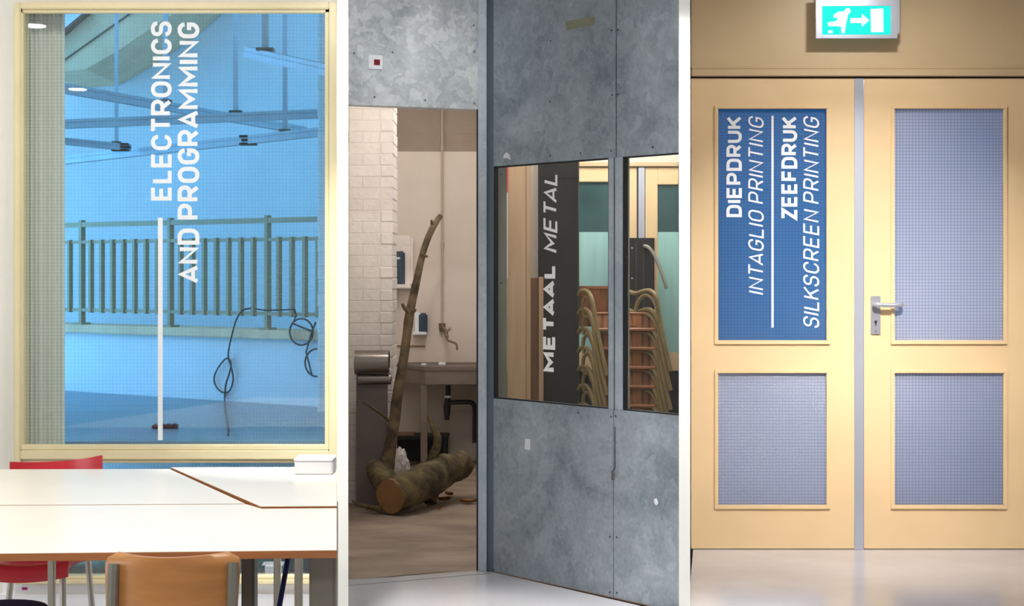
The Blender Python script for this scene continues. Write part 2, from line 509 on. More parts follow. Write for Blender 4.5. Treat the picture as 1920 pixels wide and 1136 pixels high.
# ------------------------------------------------------------------ lettering: strokes of one width
GL = {
    'I': (0.0, [[(0, 0), (0, 1)]]),
    'L': (.48, [[(0, 1), (0, 0), (1, 0)]]),
    'E': (.5, [[(1, 1), (0, 1), (0, 0), (1, 0)], [(0, .51), (.9, .51)]]),
    'F': (.5, [[(1, 1), (0, 1), (0, 0)], [(0, .5), (.9, .5)]]),
    'T': (.56, [[(0, 1), (1, 1)], [(.5, 1), (.5, 0)]]),
    'N': (.56, [[(0, 0), (0, 1), (1, 0), (1, 1)]]),
    'M': (.72, [[(0, 0), (0, 1), (.5, .3), (1, 1), (1, 0)]]),
    'A': (.62, [[(0, 0), (.5, 1), (1, 0)], [(.14, .24), (.86, .24)]]),
    'K': (.56, [[(0, 0), (0, 1)], [(1, 1), (.05, .42)], [(.36, .6), (1, 0)]]),
    'Z': (.52, [[(0, 1), (1, 1), (0, 0), (1, 0)]]),
    'O': (.54, [[(0, .5), (0, 1, 1), (1, 1, 1), (1, 0, 1), (0, 0, 1), (0, .5)]]),
    'C': (.52, [[(1, .7), (1, 1, 1), (0, 1, 1), (0, 0, 1), (1, 0, 1), (1, .3)]]),
    'G': (.53, [[(1, .72), (1, 1, 1), (0, 1, 1), (0, 0, 1), (1, 0, 1), (1, .47), (.52, .47)]]),
    'D': (.54, [[(0, .5), (0, 1), (1, 1, 1), (1, 0, 1), (0, 0), (0, .5)]]),
    'P': (.52, [[(0, 0), (0, 1), (1, 1, .8), (1, .42, .8), (0, .42)]]),
    'R': (.53, [[(0, 0), (0, 1), (1, 1, .8), (1, .44, .8), (0, .44)], [(.5, .44), (1, 0)]]),
    'S': (.5, [[(1, .74), (1, 1, .85), (0, 1, .85), (0, .52, .85), (1, .52, .85), (1, 0, .85), (0, 0, .85), (0, .26)]]),
    'U': (.54, [[(0, 1), (0, 0, 1), (1, 0, 1), (1, 1)]]),
}


KERN = {'TA': -.14, 'LK': -.07, 'LI': -.05, 'LE': -.05, 'AA': -.1, 'AL': -.04, 'AG': -.04, 'AM': -.05, 'AN': -.04, 'RA': -.04, 'KS': -.04, 'FD': -.04, 'CT': -.03, 'TR': -.04, 'TI': -.03, 'NT': -.03}


def fillet(pts, rad):
    out = []
    n = len(pts)
    for i, p in enumerate(pts):
        v = Vector(p[:2])
        if len(p) == 3 and 0 < i < n - 1:
            a, b = Vector(pts[i - 1][:2]), Vector(pts[i + 1][:2])
            da, db = a - v, b - v
            r = min(rad * p[2], da.length * .5 if len(pts[i - 1]) == 3 else da.length, db.length * .5 if len(pts[i + 1]) == 3 else db.length)
            da.normalize(); db.normalize()
            c = v + (da + db) * r
            for k in range(6):
                t = math.pi / 2 * k / 5
                out.append(c - db * r * math.cos(t) - da * r * math.sin(t))
        else:
            out.append(v)
    return out


def ribbon(pts, t, cap):
    """quads of width t along the 2D polyline, mitred, trimmed to the cap height"""
    q = [pts[0]]
    for p in pts[1:]:
        if (p - q[-1]).length > 1e-5:
            q.append(p)
    closed = (q[0] - q[-1]).length < 1e-4
    n = len(q)
    L, R = [], []
    for i, p in enumerate(q):
        a = q[i - 1] if i > 0 else (q[-2] if closed else None)
        b = q[i + 1] if i < n - 1 else (q[1] if closed else None)
        d1 = (p - a).normalized() if a is not None else None
        d2 = (b - p).normalized() if b is not None else None
        if d1 is None: d1 = d2
        if d2 is None: d2 = d1
        n1, n2 = Vector((-d1.y, d1.x)), Vector((-d2.y, d2.x))
        m = n1 + n2
        m = m.normalized() if m.length > 1e-6 else n1
        k = min(1.0 / max(m.dot(n1), 0.2), 2.6)
        o = m * (t / 2 * k)
        L.append(p + o); R.append(p - o)
    for arr in (L, R):
        for v in arr:
            v.y = min(max(v.y, 0), cap)
    return [(L[i], R[i], R[i + 1], L[i + 1]) for i in range(n - 1)]


def lettering(text, length, cap, weight, slant=0.0, wscale=1.0, gap=0.17, rad=0.27):
    """quads of a line of text in (tx, ty), fitted to the given length"""
    t = weight * cap

    def layout(ws, do):
        x, quads, prev = 0.0, [], ''
        for ch in text:
            if ch == ' ':
                prev = ''
                x += 0.3 * cap * ws
                continue
            gw, strokes = GL[ch]
            x += KERN.get(prev + ch, 0.0) * cap * ws
            prev = ch
            wd = gw * cap * ws
            if do:
                for si, s in enumerate(strokes):
                    pts = []
                    for p in s:
                        v = (x + t / 2 + p[0] * wd, t / 2 + p[1] * (cap - t))
                        pts.append(v + ((p[2],) if len(p) == 3 else ()))
                    for qi, qd in enumerate(ribbon(fillet(pts, rad * cap), t, cap)):
                        quads.append([Vector((v.x + v.y * slant, v.y, .0004 * si + .00002 * qi)) for v in qd])
            x += wd + t + gap * cap * min(ws, 1.2)
        return x - gap * cap * min(ws, 1.2) + slant * cap, quads
    lo, hi = 0.05, 6.0
    for _ in range(40):
        mid = (lo + hi) / 2
        if layout(mid, False)[0] > length: hi = mid
        else: lo = mid
    return layout(lo, True)[1]


def letter_mesh(quads, to3d):
    mb = MB()
    for q in quads:
        mb.add([to3d(v.x, v.y, v.z) for v in q], [(0, 1, 2, 3)])
    return mb


# ================================================================== the hall shell
Y1, Y3 = 6.1, 7.783
HALL_L, HALL_R, HALL_B = -4.6, 4.6, -3.2


def ray(px, Y):
    return (PX(px, Y), Y)


A2, B2 = Vector((PX(653, 7.02), 7.02)), Vector((PX(897, 7.23), 7.23))          # plan of the door wall of the metal bay
O2 = Vector((PX(925, 7.2), 7.2))                                                # start of the glazed sheet wall
U2 = (Vector((PX(1273, 6.34), 6.34)) - O2).normalized()
E2 = (B2 - A2).normalized()

fl = MB().plan([(HALL_L, HALL_B), (HALL_R, HALL_B), (HALL_R, Y3 + .06), ray(1300, Y3 + .06), ray(1290, 6.4), ray(1278, 6.30), tuple(O2), tuple(B2), tuple(A2 - E2 * .06), ray(640, Y1 + .1), (HALL_L, Y1 + .1)], -0.1, 0.0)
hall_floor = struct('floor', fl, 'floor', 'pale grey polished floor in front of the doors and sheet metal walls')
j0 = floor_at(640, 1099); j1 = floor_at(918, 1075)
jd = (j1 - j0).normalized()
jn = Vector((-jd.y, jd.x, 0)) * 0.003
MB().plan([(j0 - jn)[:2], (j1 - jn)[:2], (j1 + jn)[:2], (j0 + jn)[:2]], -0.001, 0.0008).build('floor_joint', 'galv_dark', hall_floor)

struct('ceiling', MB().box(HALL_L, HALL_R, HALL_B, Y3 + .1, CEIL, CEIL + .1), 'ceiling', 'off white ceiling over the hall')
struct('wall_back', MB().box(HALL_L, HALL_R, HALL_B - .1, HALL_B, 0, CEIL), 'hall_wall', 'plain off white wall behind the viewer')
struct('wall_left', MB().box(HALL_L - .1, HALL_L, HALL_B, 11.6, 0, 4.3), 'hall_wall', 'plain off white side wall of the study bay')
struct('wall_right', MB().box(HALL_R, HALL_R + .1, HALL_B, 11.6, 0, CEIL + .1), 'hall_wall', 'plain off white side wall of the door bay')
# two thin white partitions added between the three views; sides follow view lines
struct('wall_partition_left', MB().plan([ray(632, 5.75), ray(653, 5.75), ray(651.8, 11.6), ray(633.2, 11.6)], 0, CEIL), 'partition', 'added thin white partition between the study bay and the sheet metal bay')
struct('wall_partition_right', MB().plan([ray(1273, 5.95), ray(1294, 5.95), ray(1293, 11.6), ray(1274.5, 11.6)], 0, CEIL), 'partition', 'added thin white partition between the sheet metal bay and the yellow doors')
def downlight(x, y, label, z=CEIL, r=0.075):
    t = thing('round_downlight', (x, y, z), label, 'ceiling lamp', 'round downlights in the hall ceiling')
    MB().lathe([(r + .02, -.012), (r + .02, 0)], (x, y, z), 28).build('rim', 'lamp_rim', t)
    MB().lathe([(r, -.016), (r, -.002)], (x, y, z), 28).build('diffuser', 'lamp_glow', t)


downlight(-3.07, 2.36, 'round white downlight mirrored in the glass over the curtain')
downlight(-3.77, -1.1, 'round white downlight mirrored in the glass over the hanging channel')

# ================================================================== BAY 1: study bay with the wired window
YF = Y1 - 0.05                                     # front face of the window frame
fx0, fx1 = PX(26, YF), PX(633, YF)
ztop, zbot = PZ(4, YF), PZ(1096, YF)
wl = MB()
wl.box(HALL_L, fx0, Y1, Y1 + .16, 0, CEIL)
wl.box(fx0, PX(633, Y1), Y1, Y1 + .16, ztop, CEIL)
win_wall = struct('wall_window', wl, 'hall_wall', 'off white wall around the tall wired window')
MB().box(fx0 - .06, PX(633, Y1), Y1 - .004, Y1 + .16, 0, zbot).build('lower_panel', 'sill_white', win_wall)
struct('baseboard_window', MB().box(HALL_L, PX(632.5, Y1 - .02), Y1 - .02, Y1 - .004, 0, PZ(1114, Y1 - .02)), 'sill_white', 'white skirting under the tall wired window')
pbox(41, 1101, 51, 1106, Y1 - .006, .003).build('pink_mark', 'pink', win_wall)

win = thing('window_1', ((fx0 + fx1) / 2, YF, zbot), 'tall cream framed window with wired glass and white lettering', kind='structure')


def wbar(name, px0, py0, px1, py1, Y=YF, d=.12, bevel=.004):
    return pbox(px0, py0, px1, py1, Y, d).build(name, 'cream', win, bevel=bevel)


wbar('frame_stile', 26, 4, 38, 1096)
wbar('frame_stile', 617, 4, 634, 1096)
wbar('frame_rail', 38, 4, 617, 17)
wbar('frame_rail', 38, 844, 617, 862)
wbar('frame_rail', 38, 1086, 617, 1096)
wbar('glazing_bead', 38, 17, 43.5, 844, YF + .012, .03, .003)
wbar('glazing_bead', 609, 17, 617, 844, YF + .012, .03, .003)
wbar('glazing_bead', 38, 17, 617, 24, YF + .012, .03, .003)
wbar('glazing_bead', 38, 834, 617, 844, YF + .006, .03, .003)
wbar('glazing_bead', 38, 862, 617, 868, YF + .012, .03, .003)
wbar('glazing_bead', 38, 1080, 617, 1086, YF + .006, .03, .003)
YG = YF + .045
pane = pbox(38, 17, 617, 844, YG, .006).build('glass_pane', 'wired', win)
pbox(38, 862, 617, 1086, YG, .006).build('glass_pane', 'wired', win)
YL = YG - .002


def vertical_text(parent, text, px_top, px_base, py_start, py_end, Y, mat, weight, slant=0., name='lettering', gap=.11, rad=.27):
    cap = (px_base - px_top) / F * Y
    ln = (py_start - py_end) / F * Y
    x0, z0 = PX(px_base, Y), PZ(py_start, Y)
    q = lettering(text, ln, cap, weight, slant, gap=gap, rad=rad)
    return letter_mesh(q, lambda tx, ty, lf: (x0 - ty, Y - lf, z0 + tx)).build(name, mat, parent)


vertical_text(pane, 'ELECTRONICS', 283, 322, 376, 40, YL, 'letter', .19)
vertical_text(pane, 'AND PROGRAMMING', 333, 374, 531, 42, YL, 'letter', .19)
pbox(296, 408, 305, 825, YL, .001).build('lettering_bar', 'letter', pane)

# pleated curtain just behind the glass
YCU = 6.2
cx0, cx1 = PX(10, YCU), PX(121, YCU)
nb = 72
front = []
for i in range(nb + 1):
    x = cx0 + (cx1 - cx0) * i / nb
    front.append((x, YCU + .006 * math.sin(i * 1.15) + .004 * math.sin(i * .41)))
cm = MB().plan(front + [(x, y + .004) for x, y in reversed(front)], .3, 2.75)
tag(cm.build('pleated_curtain', 'curtain'), 'pale grey green pleated curtain hanging inside the tall wired window', 'curtain')

# the blue-lit room behind the window
struct('floor_studio', MB().box(HALL_L, PX(634, 10.2), Y1 + .1, 10.2, -.1, 0), 'concrete', 'concrete floor of the blue lit room behind the window')
struct('wall_studio_back', MB().box(HALL_L, PX(632, 10.1), 10.1, 10.2, 0, 4.3), 'white_wall', 'white back wall behind the railing in the blue lit room')
struct('ceiling_studio', MB().box(HALL_L, PX(634, 10.2), Y1 + .16, 10.2, 4.3, 4.4), 'ceiling', 'white ceiling of the blue lit room')
struct('wall_studio_front', MB().box(HALL_L, PX(634, 6.3), Y1 + .02, Y1 + .16, CEIL, 4.4), 'white_wall', 'white wall above the tall wired window in the blue lit room')
struct('wall_studio_side', MB().plan([ray(633, 6.3), ray(633.2, 10.2), ray(640, 10.2), ray(640, 6.3)], 2.9, 4.4), 'white_wall', 'white side wall above the partition in the blue lit room')
# brick return beside the window
YBR = 7.75
br = thing('wall_brick_return', (PX(612, YBR), YBR, 0), 'white painted brick return beside the wired window', kind='structure')
z, k = 0.0, 0
while z < 3.0:
    e = 596 + (0.8 if k % 2 else -0.6) + random.uniform(-.4, .4)
    MB().box(PX(e, YBR), PX(632, YBR), YBR, YBR + .12, z, z + .066).build('brick', 'white_wall', br, bevel=.003, segs=1)
    z += .0685; k += 1
MB().box(PX(597, YBR), PX(632, YBR), YBR + .003, YBR + .11, 0, 4.3).build('mortar_core', 'white_wall', br)

# parapet and ledge under the railing
RA, RB = Vector((PX(154, 9.1), 9.1, 0)), Vector((PX(502, 8.3), 8.3, 0))
RD = (RB - RA) / 16.0                                # one baluster interval
RN = Vector((RD.y, -RD.x, 0)).normalized()           # towards the viewer
if RN.y > 0: RN = -RN
rl0, rl1 = RA - RD * 8, RB + RD * 4.35


def strip_plan(a, b, f, k):
    return [(a + RN * f)[:2], (b + RN * f)[:2], (b - RN * k)[:2], (a - RN * k)[:2]]


struct('wall_parapet', MB().plan(strip_plan(rl0, rl1, .03, .15), 0, 1.05), 'white_wall', 'white parapet wall that carries the grey railing')
tag(MB().plan(strip_plan(rl0, rl1, .07, .18), 1.05, 1.097).build('trim_1', 'concrete', bevel=.004), 'concrete coping ledge on the white parapet wall', kind='structure')

rail = thing('railing', RA + Vector((0, 0, 1.097)), 'grey brown metal railing with upright bars on the concrete ledge', 'railing')
tdir = RD.normalized()
ang = math.atan2(tdir.y, tdir.x)


def bar_at(pos, wx, wy, z0, z1):
    m = Matrix.Translation(Vector((pos.x, pos.y, 0))) @ Matrix.Rotation(ang, 4, 'Z')
    return MB(m).box(-wx / 2, wx / 2, -wy / 2, wy / 2, z0, z1)


for i in range(-7, 21):
    pos = RA + RD * i
    if i % 8 == 0:
        p = bar_at(pos, .021, .034, 1.1, 1.716).build('post', 'rail_paint', rail)
        m = Matrix.Translation(Vector((pos.x, pos.y, 0))) @ Matrix.Rotation(ang, 4, 'Z')
        MB(m).box(-.035, .035, -.035, .035, 1.097, 1.108).build('foot_plate', 'rail_paint', p)
    else:
        bar_at(pos + RN * .012, .019, .028, 1.168, 1.598).build('baluster', 'rail_paint', rail)
mid = (rl0 + rl1) / 2
ln = (rl1 - rl0).length
for zc, hh, nm in ((1.688, .028, 'top_rail'), (1.585, .018, 'upper_rail'), (1.183, .018, 'lower_rail')):
    bar_at(mid, ln, .03, zc - hh / 2, zc + hh / 2).build(nm, 'rail_paint', rail)

# worktop in front of the parapet
wt = [ray(-20, 6.42), ray(631, 6.42), ray(631, YBR - .005), ray(598, YBR - .005), (rl1 + RN * .035)[:2], (rl0 + RN * .035)[:2], (PX(-60, 7.5), 7.5)]
wk = thing('worktop', (-2.0, 7.2, 0), 'wide grey worktop behind the wired window under the parapet', 'worktop')
MB().plan(wt, .66, .70).build('top', 'worktop', wk)
for px in (60, 590):
    MB().box(PX(px, 7.0), PX(px, 7.0) + .03, 6.9, 7.4, 0, .66).build('leg_panel', 'worktop', wk)
pbox(284, 796, 333, 804, 6.95, .05)
pz = floor_at(308, 804, .70)
ps = thing('power_strip', pz, 'small black power strip lying on the grey worktop', 'power strip')
MB().box(pz.x - .057, pz.x + .057, pz.y, pz.y + .045, .70, .718).build('body', 'black', ps, bevel=.003)
for i in range(4):
    MB().lathe([(.009, .0), (.009, .004)], (pz.x - .04 + i * .027, pz.y + .022, .718), 12).build('socket', 'blue_grey', ps)


def on_parapet(px, py, lift=.01):
    """pixel -> point on the front face of the parapet"""
    d = P(px, py, 1.0) - Vector((0, 0, H))
    o = Vector((0, 0, H))
    n = RN
    t = ((RA + RN * (.03 + lift) - o).dot(n)) / d.dot(n)
    return o + d * t


cab = thing('black_cable', on_parapet(428, 752), 'black cable with a hanging loop draped from the railing to the worktop', 'cable')
pts = [on_parapet(*p, l) for *p, l in ((470, 578, .06), (455, 582, .07), (443, 600, .07), (432, 640, .06), (428, 668, .02), (434, 690, .015), (437, 712, .015), (430, 733, .015), (416, 735, .015), (404, 722, .015), (402, 705, .015), (412, 685, .02), (425, 672, .022), (433, 680, .03), (430, 700, .03), (424, 718, .03), (422, 735, .03), (421, 745, .02))]
pts += [floor_at(x, y, .707) for x, y in ((422, 765), (424, 780), (427, 795), (428, 815))]
MB().tube(smooth_path(pts, 5), .0048, 6).build('wire', 'black', cab, smooth=True)
cb2 = thing('coiled_cable', on_parapet(565, 640, .03), 'coiled black cable hanging at the end of the railing', 'cable')
loop = [on_parapet(565 + 22 * math.cos(a), 622 + 25 * math.sin(a), .05 + .002 * a) for a in [i * .35 for i in range(36)]]
MB().tube([on_parapet(*p, .07) for p in ((552, 580), (556, 592), (548, 606))] + loop, .005, 6).build('upper_coil', 'black', cb2, smooth=True)
loop = [on_parapet(594 + 22 * math.cos(a), 680 + 26 * math.sin(a), .05) for a in [2.0 + i * .3 for i in range(22)]]
MB().tube([on_parapet(592, 604, .06), on_parapet(582, 630, .06), on_parapet(574, 660, .05)] + loop, .005, 6).build('lower_coil', 'black', cb2, smooth=True)
MB().tube([on_parapet(478, 579, .06), on_parapet(500, 582, .06), on_parapet(530, 581, .06), on_parapet(552, 580, .07)], .004, 6).build('link_wire', 'black', cb2, smooth=True)

# hanging zinc channels with their rods


def channel(name, a, b, size, rods, label, bracket=None):
    a, b = Vector(a), Vector(b)
    d = (b - a).normalized()
    side = d.cross(Vector((0, 0, 1))).normalized()
    up = side.cross(d)
    t = thing(name, (a + b) / 2, label, 'hanging rail', 'hanging channels in the blue lit room')
    s, k = size, size * .16
    prof = [(-s, -s), (-s * .3, -s), (-s * .3, -s + k), (-s + k, -s + k), (-s + k, s - k), (s - k, s - k), (s - k, -s + k), (s * .3, -s + k), (s * .3, -s), (s, -s), (s, s * .1), (s * .82, s * .1), (s * .82, s * .35), (s, s * .35), (s, s), (-s, s), (-s, s * .35), (-s * .82, s * .35), (-s * .82, s * .1), (-s, s * .1)]
    ra = [a + side * u + up * v for u, v in prof]
    rb = [b + side * u + up * v for u, v in prof]
    MB().prism_between(ra, rb).build('channel', 'channel', t)
    for f, r in rods:
        p = a + (b - a) * f
        q = MB().box(p.x - r, p.x + r, p.y - r, p.y + r, p.z + s * .5, 4.3).build('rod', 'channel', t)
        MB().box(p.x - r * 2.6, p.x + r * 2.6, p.y - r * 2, p.y + r * 2, p.z + s, p.z + s * 1.5).build('clamp', 'dark_metal', q)
    for f in (bracket or []):
        p = a + (b - a) * f
        q = MB()
        for k2 in range(3):
            q.box(p.x - .045 + .012 * (k2 % 2), p.x + .045 + .012 * (k2 % 2), p.y - s * 1.15, p.y + s * 1.15, p.z - s * 1.3 + k2 * s * .9, p.z - s * .75 + k2 * s * .9)
        q.build('bracket', 'black', t)
    return t


channel('hanging_channel', P(70, 157, 7.5), P(570, 245, 9.6), .024, [(.42, .012)], 'zinc channel hanging on a rod across below the concrete stair')
channel('hanging_channel', P(60, 259, 8.2), P(243, 277, 8.6), .019, [(.86, .009)], 'short zinc channel with a black bracket near the pleated curtain', [.9])
channel('hanging_channel', P(70, 235, 8.3), P(634, 212, 8.3), .024, [(.66, .013)], 'long level zinc channel in the middle of the hanging rails')
channel('hanging_channel', P(90, 304, 9.0), P(630, 244, 8.0), .023, [(.84, .012)], 'lowest zinc channel rising towards the brick return with a black clamp', [.72])
channel('hanging_channel', P(465, 98, 7.6), P(640, 137, 7.0), .026, [(.2, .016)], 'pale short zinc channel hanging highest near the brick return')

# concrete stair underside
st = thing('concrete_stair', P(200, 90, 9.2), 'slanting raw concrete stair underside near the ceiling', 'staircase')
poly = [(80, 110), (176, 18), (262, -60), (420, -60), (322, 27), (218, 97), (160, 130), (80, 136)]
MB().face_prism([(PX(x, 9.3), PZ(y, 9.3)) for x, y in poly], 9.3, 10.09).build('slab', 'concrete', st)
poly = [(80, 96), (175, 18), (178, 21), (80, 101)]
MB().face_prism([(PX(x, 9.3), PZ(y, 9.3)) for x, y in poly], 9.22, 9.32).build('edge_strip', 'dark_metal', st)
poly = [(80, 141), (262, 12), (263.5, 13.5), (80, 143)]
MB().face_prism([(PX(x, 9.3), PZ(y, 9.3)) for x, y in poly], 9.285, 9.302).build('joint_strip', 'dark_metal', st)

# small carton seen through the lower pane
cp = P(512, 1076, 6.5)
ct = thing('white_carton', (cp.x, 6.5, 0), 'small white carton on the floor behind the lower pane', 'box')
MB().box(cp.x - .035, cp.x + .035, 6.5, 6.6, 0, PZ(1062, 6.5)).build('body', 'white_plastic', ct)
MB().box(cp.x - .05, cp.x + .04, 6.52, 6.58, PZ(1062, 6.5), PZ(1062, 6.5) + .006).build('lid', 'white_plastic', ct)

# --- tables
TZ = .72


def tp(px, py):
    v = floor_at(px, py, TZ)
    return (v.x, v.y)


def table(label, pts, legs, edge=.018, cat='table', group='white topped tables pushed together', up=0.0):
    c = sum((Vector(p) for p in pts), Vector((0, 0))) / len(pts)
    t = thing('study_table', (c.x, c.y, 0), label, cat, group)
    z1 = TZ + up
    MB().plan(pts, z1 - edge - .002, z1 - .0015).build('edge_band', 'table_edge', t)
    ins = [(c + (Vector(p) - c) * .9985)[:] for p in pts]
    MB().plan(ins, z1 - .004, z1).build('table_top', 'table', t)
    for (x, y, sx, sy, mt) in legs:
        MB().box(x - sx, x + sx, y - sy, y + sy, 0, z1 - edge - .002).build('leg', mt, t, bevel=min(sx, sy) * .3)
    return t, c


near = [tp(-120, 1038.5), tp(631.6, 1031), tp(631.6, 952.5), tp(491, 953.5), tp(462, 945.2), tp(-120, 948.5)]
yb = near[0][1]
t1, c1 = table('long white topped table with brown edge beside the plywood chair', near,
               [(PX(468, 4.0), 4.0, .017, .03, 'dark_metal'), (PX(606, 3.93), 3.93, .034, .02, 'grey_metal'), (PX(-90, 4.0), 4.0, .02, .02, 'grey_metal'), (PX(-90, 4.4), 4.4, .02, .02, 'grey_metal')])  # the dark leg by the chair has its shade put into the metal colour
MB().box(PX(470, 3.98), PX(600, 3.98), 3.97, 3.99, TZ - .045, TZ - .02).build('apron', 'dark_metal', t1)
MB().box(PX(-80, 3.98), PX(460, 3.98), 4.2, 4.22, TZ - .05, TZ - .02).build('apron', 'dark_metal', t1)
g0 = P(592, 1042, 3.93)
MB().face_prism([(g0.x + .012, TZ - .02), (g0.x - .035, TZ - .02), (g0.x - .027, TZ - .028), (g0.x - .014, TZ - .04), (g0.x + .001, TZ - .065), (g0.x + .012, TZ - .085)], 3.92, 3.945).build('gusset', 'dark_metal', t1)
far_l = [tp(-120, 947.3), tp(460, 944), tp(318, 879), tp(-120, 880)]
table('white topped table with slanted end, red chair tucked behind it', far_l,
      [(PX(97, 4.75), 4.75, .0105, .0105, 'light_tube'), (PX(-80, 4.75), 4.75, .0105, .0105, 'light_tube'), (PX(270, 5.2), 5.2, .0105, .0105, 'light_tube')])
far_r = [tp(489, 952.3), tp(631.6, 951.3), tp(631.6, 878), tp(320.5, 878.5)]
table('white topped table with pointed corner that carries the low white box', far_r,
      [(PX(626, 4.75), 4.75, .012, .012, 'light_tube'), (PX(560, 4.75), 4.75, .012, .012, 'light_tube'), (PX(520, 5.3), 5.3, .012, .012, 'light_tube')], up=.005)

# low white box on the far edge of the table
TZB = TZ + .005
wb0 = floor_at(562, 880, TZB)
yy = wb0.y - .02
b = thing('white_box', (PX(605, yy), yy, TZB), 'low white box standing on the far edge of the table', 'box')
MB().box(PX(561, yy), PX(631, yy), yy - .12, yy, TZB, PZ(856, yy)).build('body', 'white_plastic', b, bevel=.004)
MB().box(PX(560, yy), PX(631.5, yy), yy - .122, yy + .002, PZ(857, yy), PZ(852, yy)).build('lid', 'white_plastic', b, bevel=.003)

# plywood chair
YC = 3.45
cw = PX(454, YC) - PX(194, YC)
cxm = (PX(454, YC) + PX(194, YC)) / 2 - .0155
ch = thing('plywood_chair', (cxm, YC + .2, 0), 'plywood chair with grey metal uprights pushed up to the white table', 'chair')
outl = []
n = 20
zt = PZ(1046, YC)
zb = zt - .17
gridf, gridb = [], []
rows = 14
for r in range(rows + 1):
    for i in range(n + 1):
        u = i / n * 2 - 1
        v = r / rows
        hw = cw / 2
        # rounded corners
        edge_in = 0.0
        zz = zb + (zt - zb) * v
        cr = .03
        for corner_v in (zt - zz, zz - zb):
            if corner_v < cr:
                edge_in = max(edge_in, cr - math.sqrt(max(cr * cr - (cr - corner_v) ** 2, 0)))
        x = u * (hw - edge_in) - .008 * (1 - v) * u
        y = .07 * u * u - .02 * (1 - v)
        gridf.append(Vector((cxm + x, YC + y, zz)))
        gridb.append(Vector((cxm + x, YC + y + .011, zz)))
mb = MB()
nv = (n + 1) * (rows + 1)
faces = []
for r in range(rows):
    for i in range(n):
        a = r * (n + 1) + i
        faces.append((a, a + 1, a + n + 2, a + n + 1))
        faces.append((nv + a, nv + a + n + 1, nv + a + n + 2, nv + a + 1))
bd = [i for i in range(n + 1)] + [r * (n + 1) + n for r in range(1, rows + 1)] + [rows * (n + 1) + i for i in range(n - 1, -1, -1)] + [r * (n + 1) for r in range(rows - 1, 0, -1)]
for i in range(len(bd)):
    a, b2 = bd[i], bd[(i + 1) % len(bd)]
    faces.append((a, nv + a, nv + b2, b2))
mb.add(gridf + gridb, faces)
mb.build('backrest', 'wood', ch, smooth=True)
for px in (216, 437):
    x = PX(px, YC + .045)
    u = (x - cxm) / (cw / 2)
    yb_ = YC + .07 * u * u
    t_ = 1 if px > 300 else -1
    MB().tube(smooth_path([(x, yb_ - .014, PZ(1062, YC)), (x, yb_ - .022, PZ(1100, YC)), (x, yb_ - .035, zb - .05), (x, yb_ - .03, .5), (x, yb_ + .02, .42)], 4), .0125, 8).build('upright', 'grey_metal', ch, smooth=True)
    MB().tube([(x, yb_ + .03, .43), (x + t_ * .02, yb_ - .09, 0)], .011, 8).build('leg', 'grey_metal', ch, smooth=True)
    MB().tube([(x, yb_ + .36, .43), (x + t_ * .02, yb_ + .40, 0)], .011, 8).build('leg', 'grey_metal', ch, smooth=True)
    MB().tube([(x, yb_, .425), (x, yb_ + .37, .425)], .011, 8).build('seat_rail', 'grey_metal', ch, smooth=True)
MB().box(cxm - .17, cxm + .17, YC + .02, YC + .4, .437, .449).build('seat', 'wood', ch, bevel=.005)

# red shell chair behind the slanted table
yr = 5.42
rcx = PX(95, yr)
rc = thing('red_shell_chair', (rcx, yr, 0), 'red plastic shell chair tucked under the white table', 'chair')
prof = [(yr - .36, .415), (yr - .33, .44), (yr - .2, .435), (yr - .06, .42), (yr + .02, .44), (yr + .06, .52), (yr + .09, .62), (yr + .11, .73)]
sp_ = smooth_path([(0, y, z_) for y, z_ in prof], 4)
nn = 14
vf, vb = [], []
for k, p in enumerate(sp_):
    f = k / (len(sp_) - 1)
    hw = .165 + .0 * f
    for i in range(nn + 1):
        u = i / nn * 2 - 1
        bend = .02 * u * u if f < .55 else 0
        yb2 = -.05 * u * u * max(0, f - .5) * 2
        lift = (.012 * u + .016 * u * u) * max(0, (f - .85)) / .15
        vf.append(Vector((rcx + u * hw, p.y + yb2, p.z + bend + lift)))
        vb.append(Vector((rcx + u * hw, p.y + yb2 + (.012 if f > .6 else .004), p.z + bend + lift - (.03 if f < .55 else .006))))
mb = MB(); nv = len(vf); faces = []
R_ = len(sp_)
for r in range(R_ - 1):
    for i in range(nn):
        a = r * (nn + 1) + i
        faces.append((a, a + 1, a + nn + 2, a + nn + 1)); faces.append((nv + a, nv + a + nn + 1, nv + a + nn + 2, nv + a + 1))
bd = [i for i in range(nn + 1)] + [r * (nn + 1) + nn for r in range(1, R_)] + [(R_ - 1) * (nn + 1) + i for i in range(nn - 1, -1, -1)] + [r * (nn + 1) for r in range(R_ - 2, 0, -1)]
for i in range(len(bd)):
    a, b2 = bd[i], bd[(i + 1) % len(bd)]
    faces.append((a, nv + a, nv + b2, b2))
mb.add(vf + vb, faces).build('shell', 'red', rc, smooth=True)
for sx in (-1, 1):
    for sy, yl in ((-1, yr - .3), (1, yr + .0)):
        MB().tube([(rcx + sx * .13, yl, .42), (rcx + sx * (.19 if sx < 0 else .15), yl + sy * .05, 0)], .011, 8).build('leg', 'light_tube', rc, smooth=True)

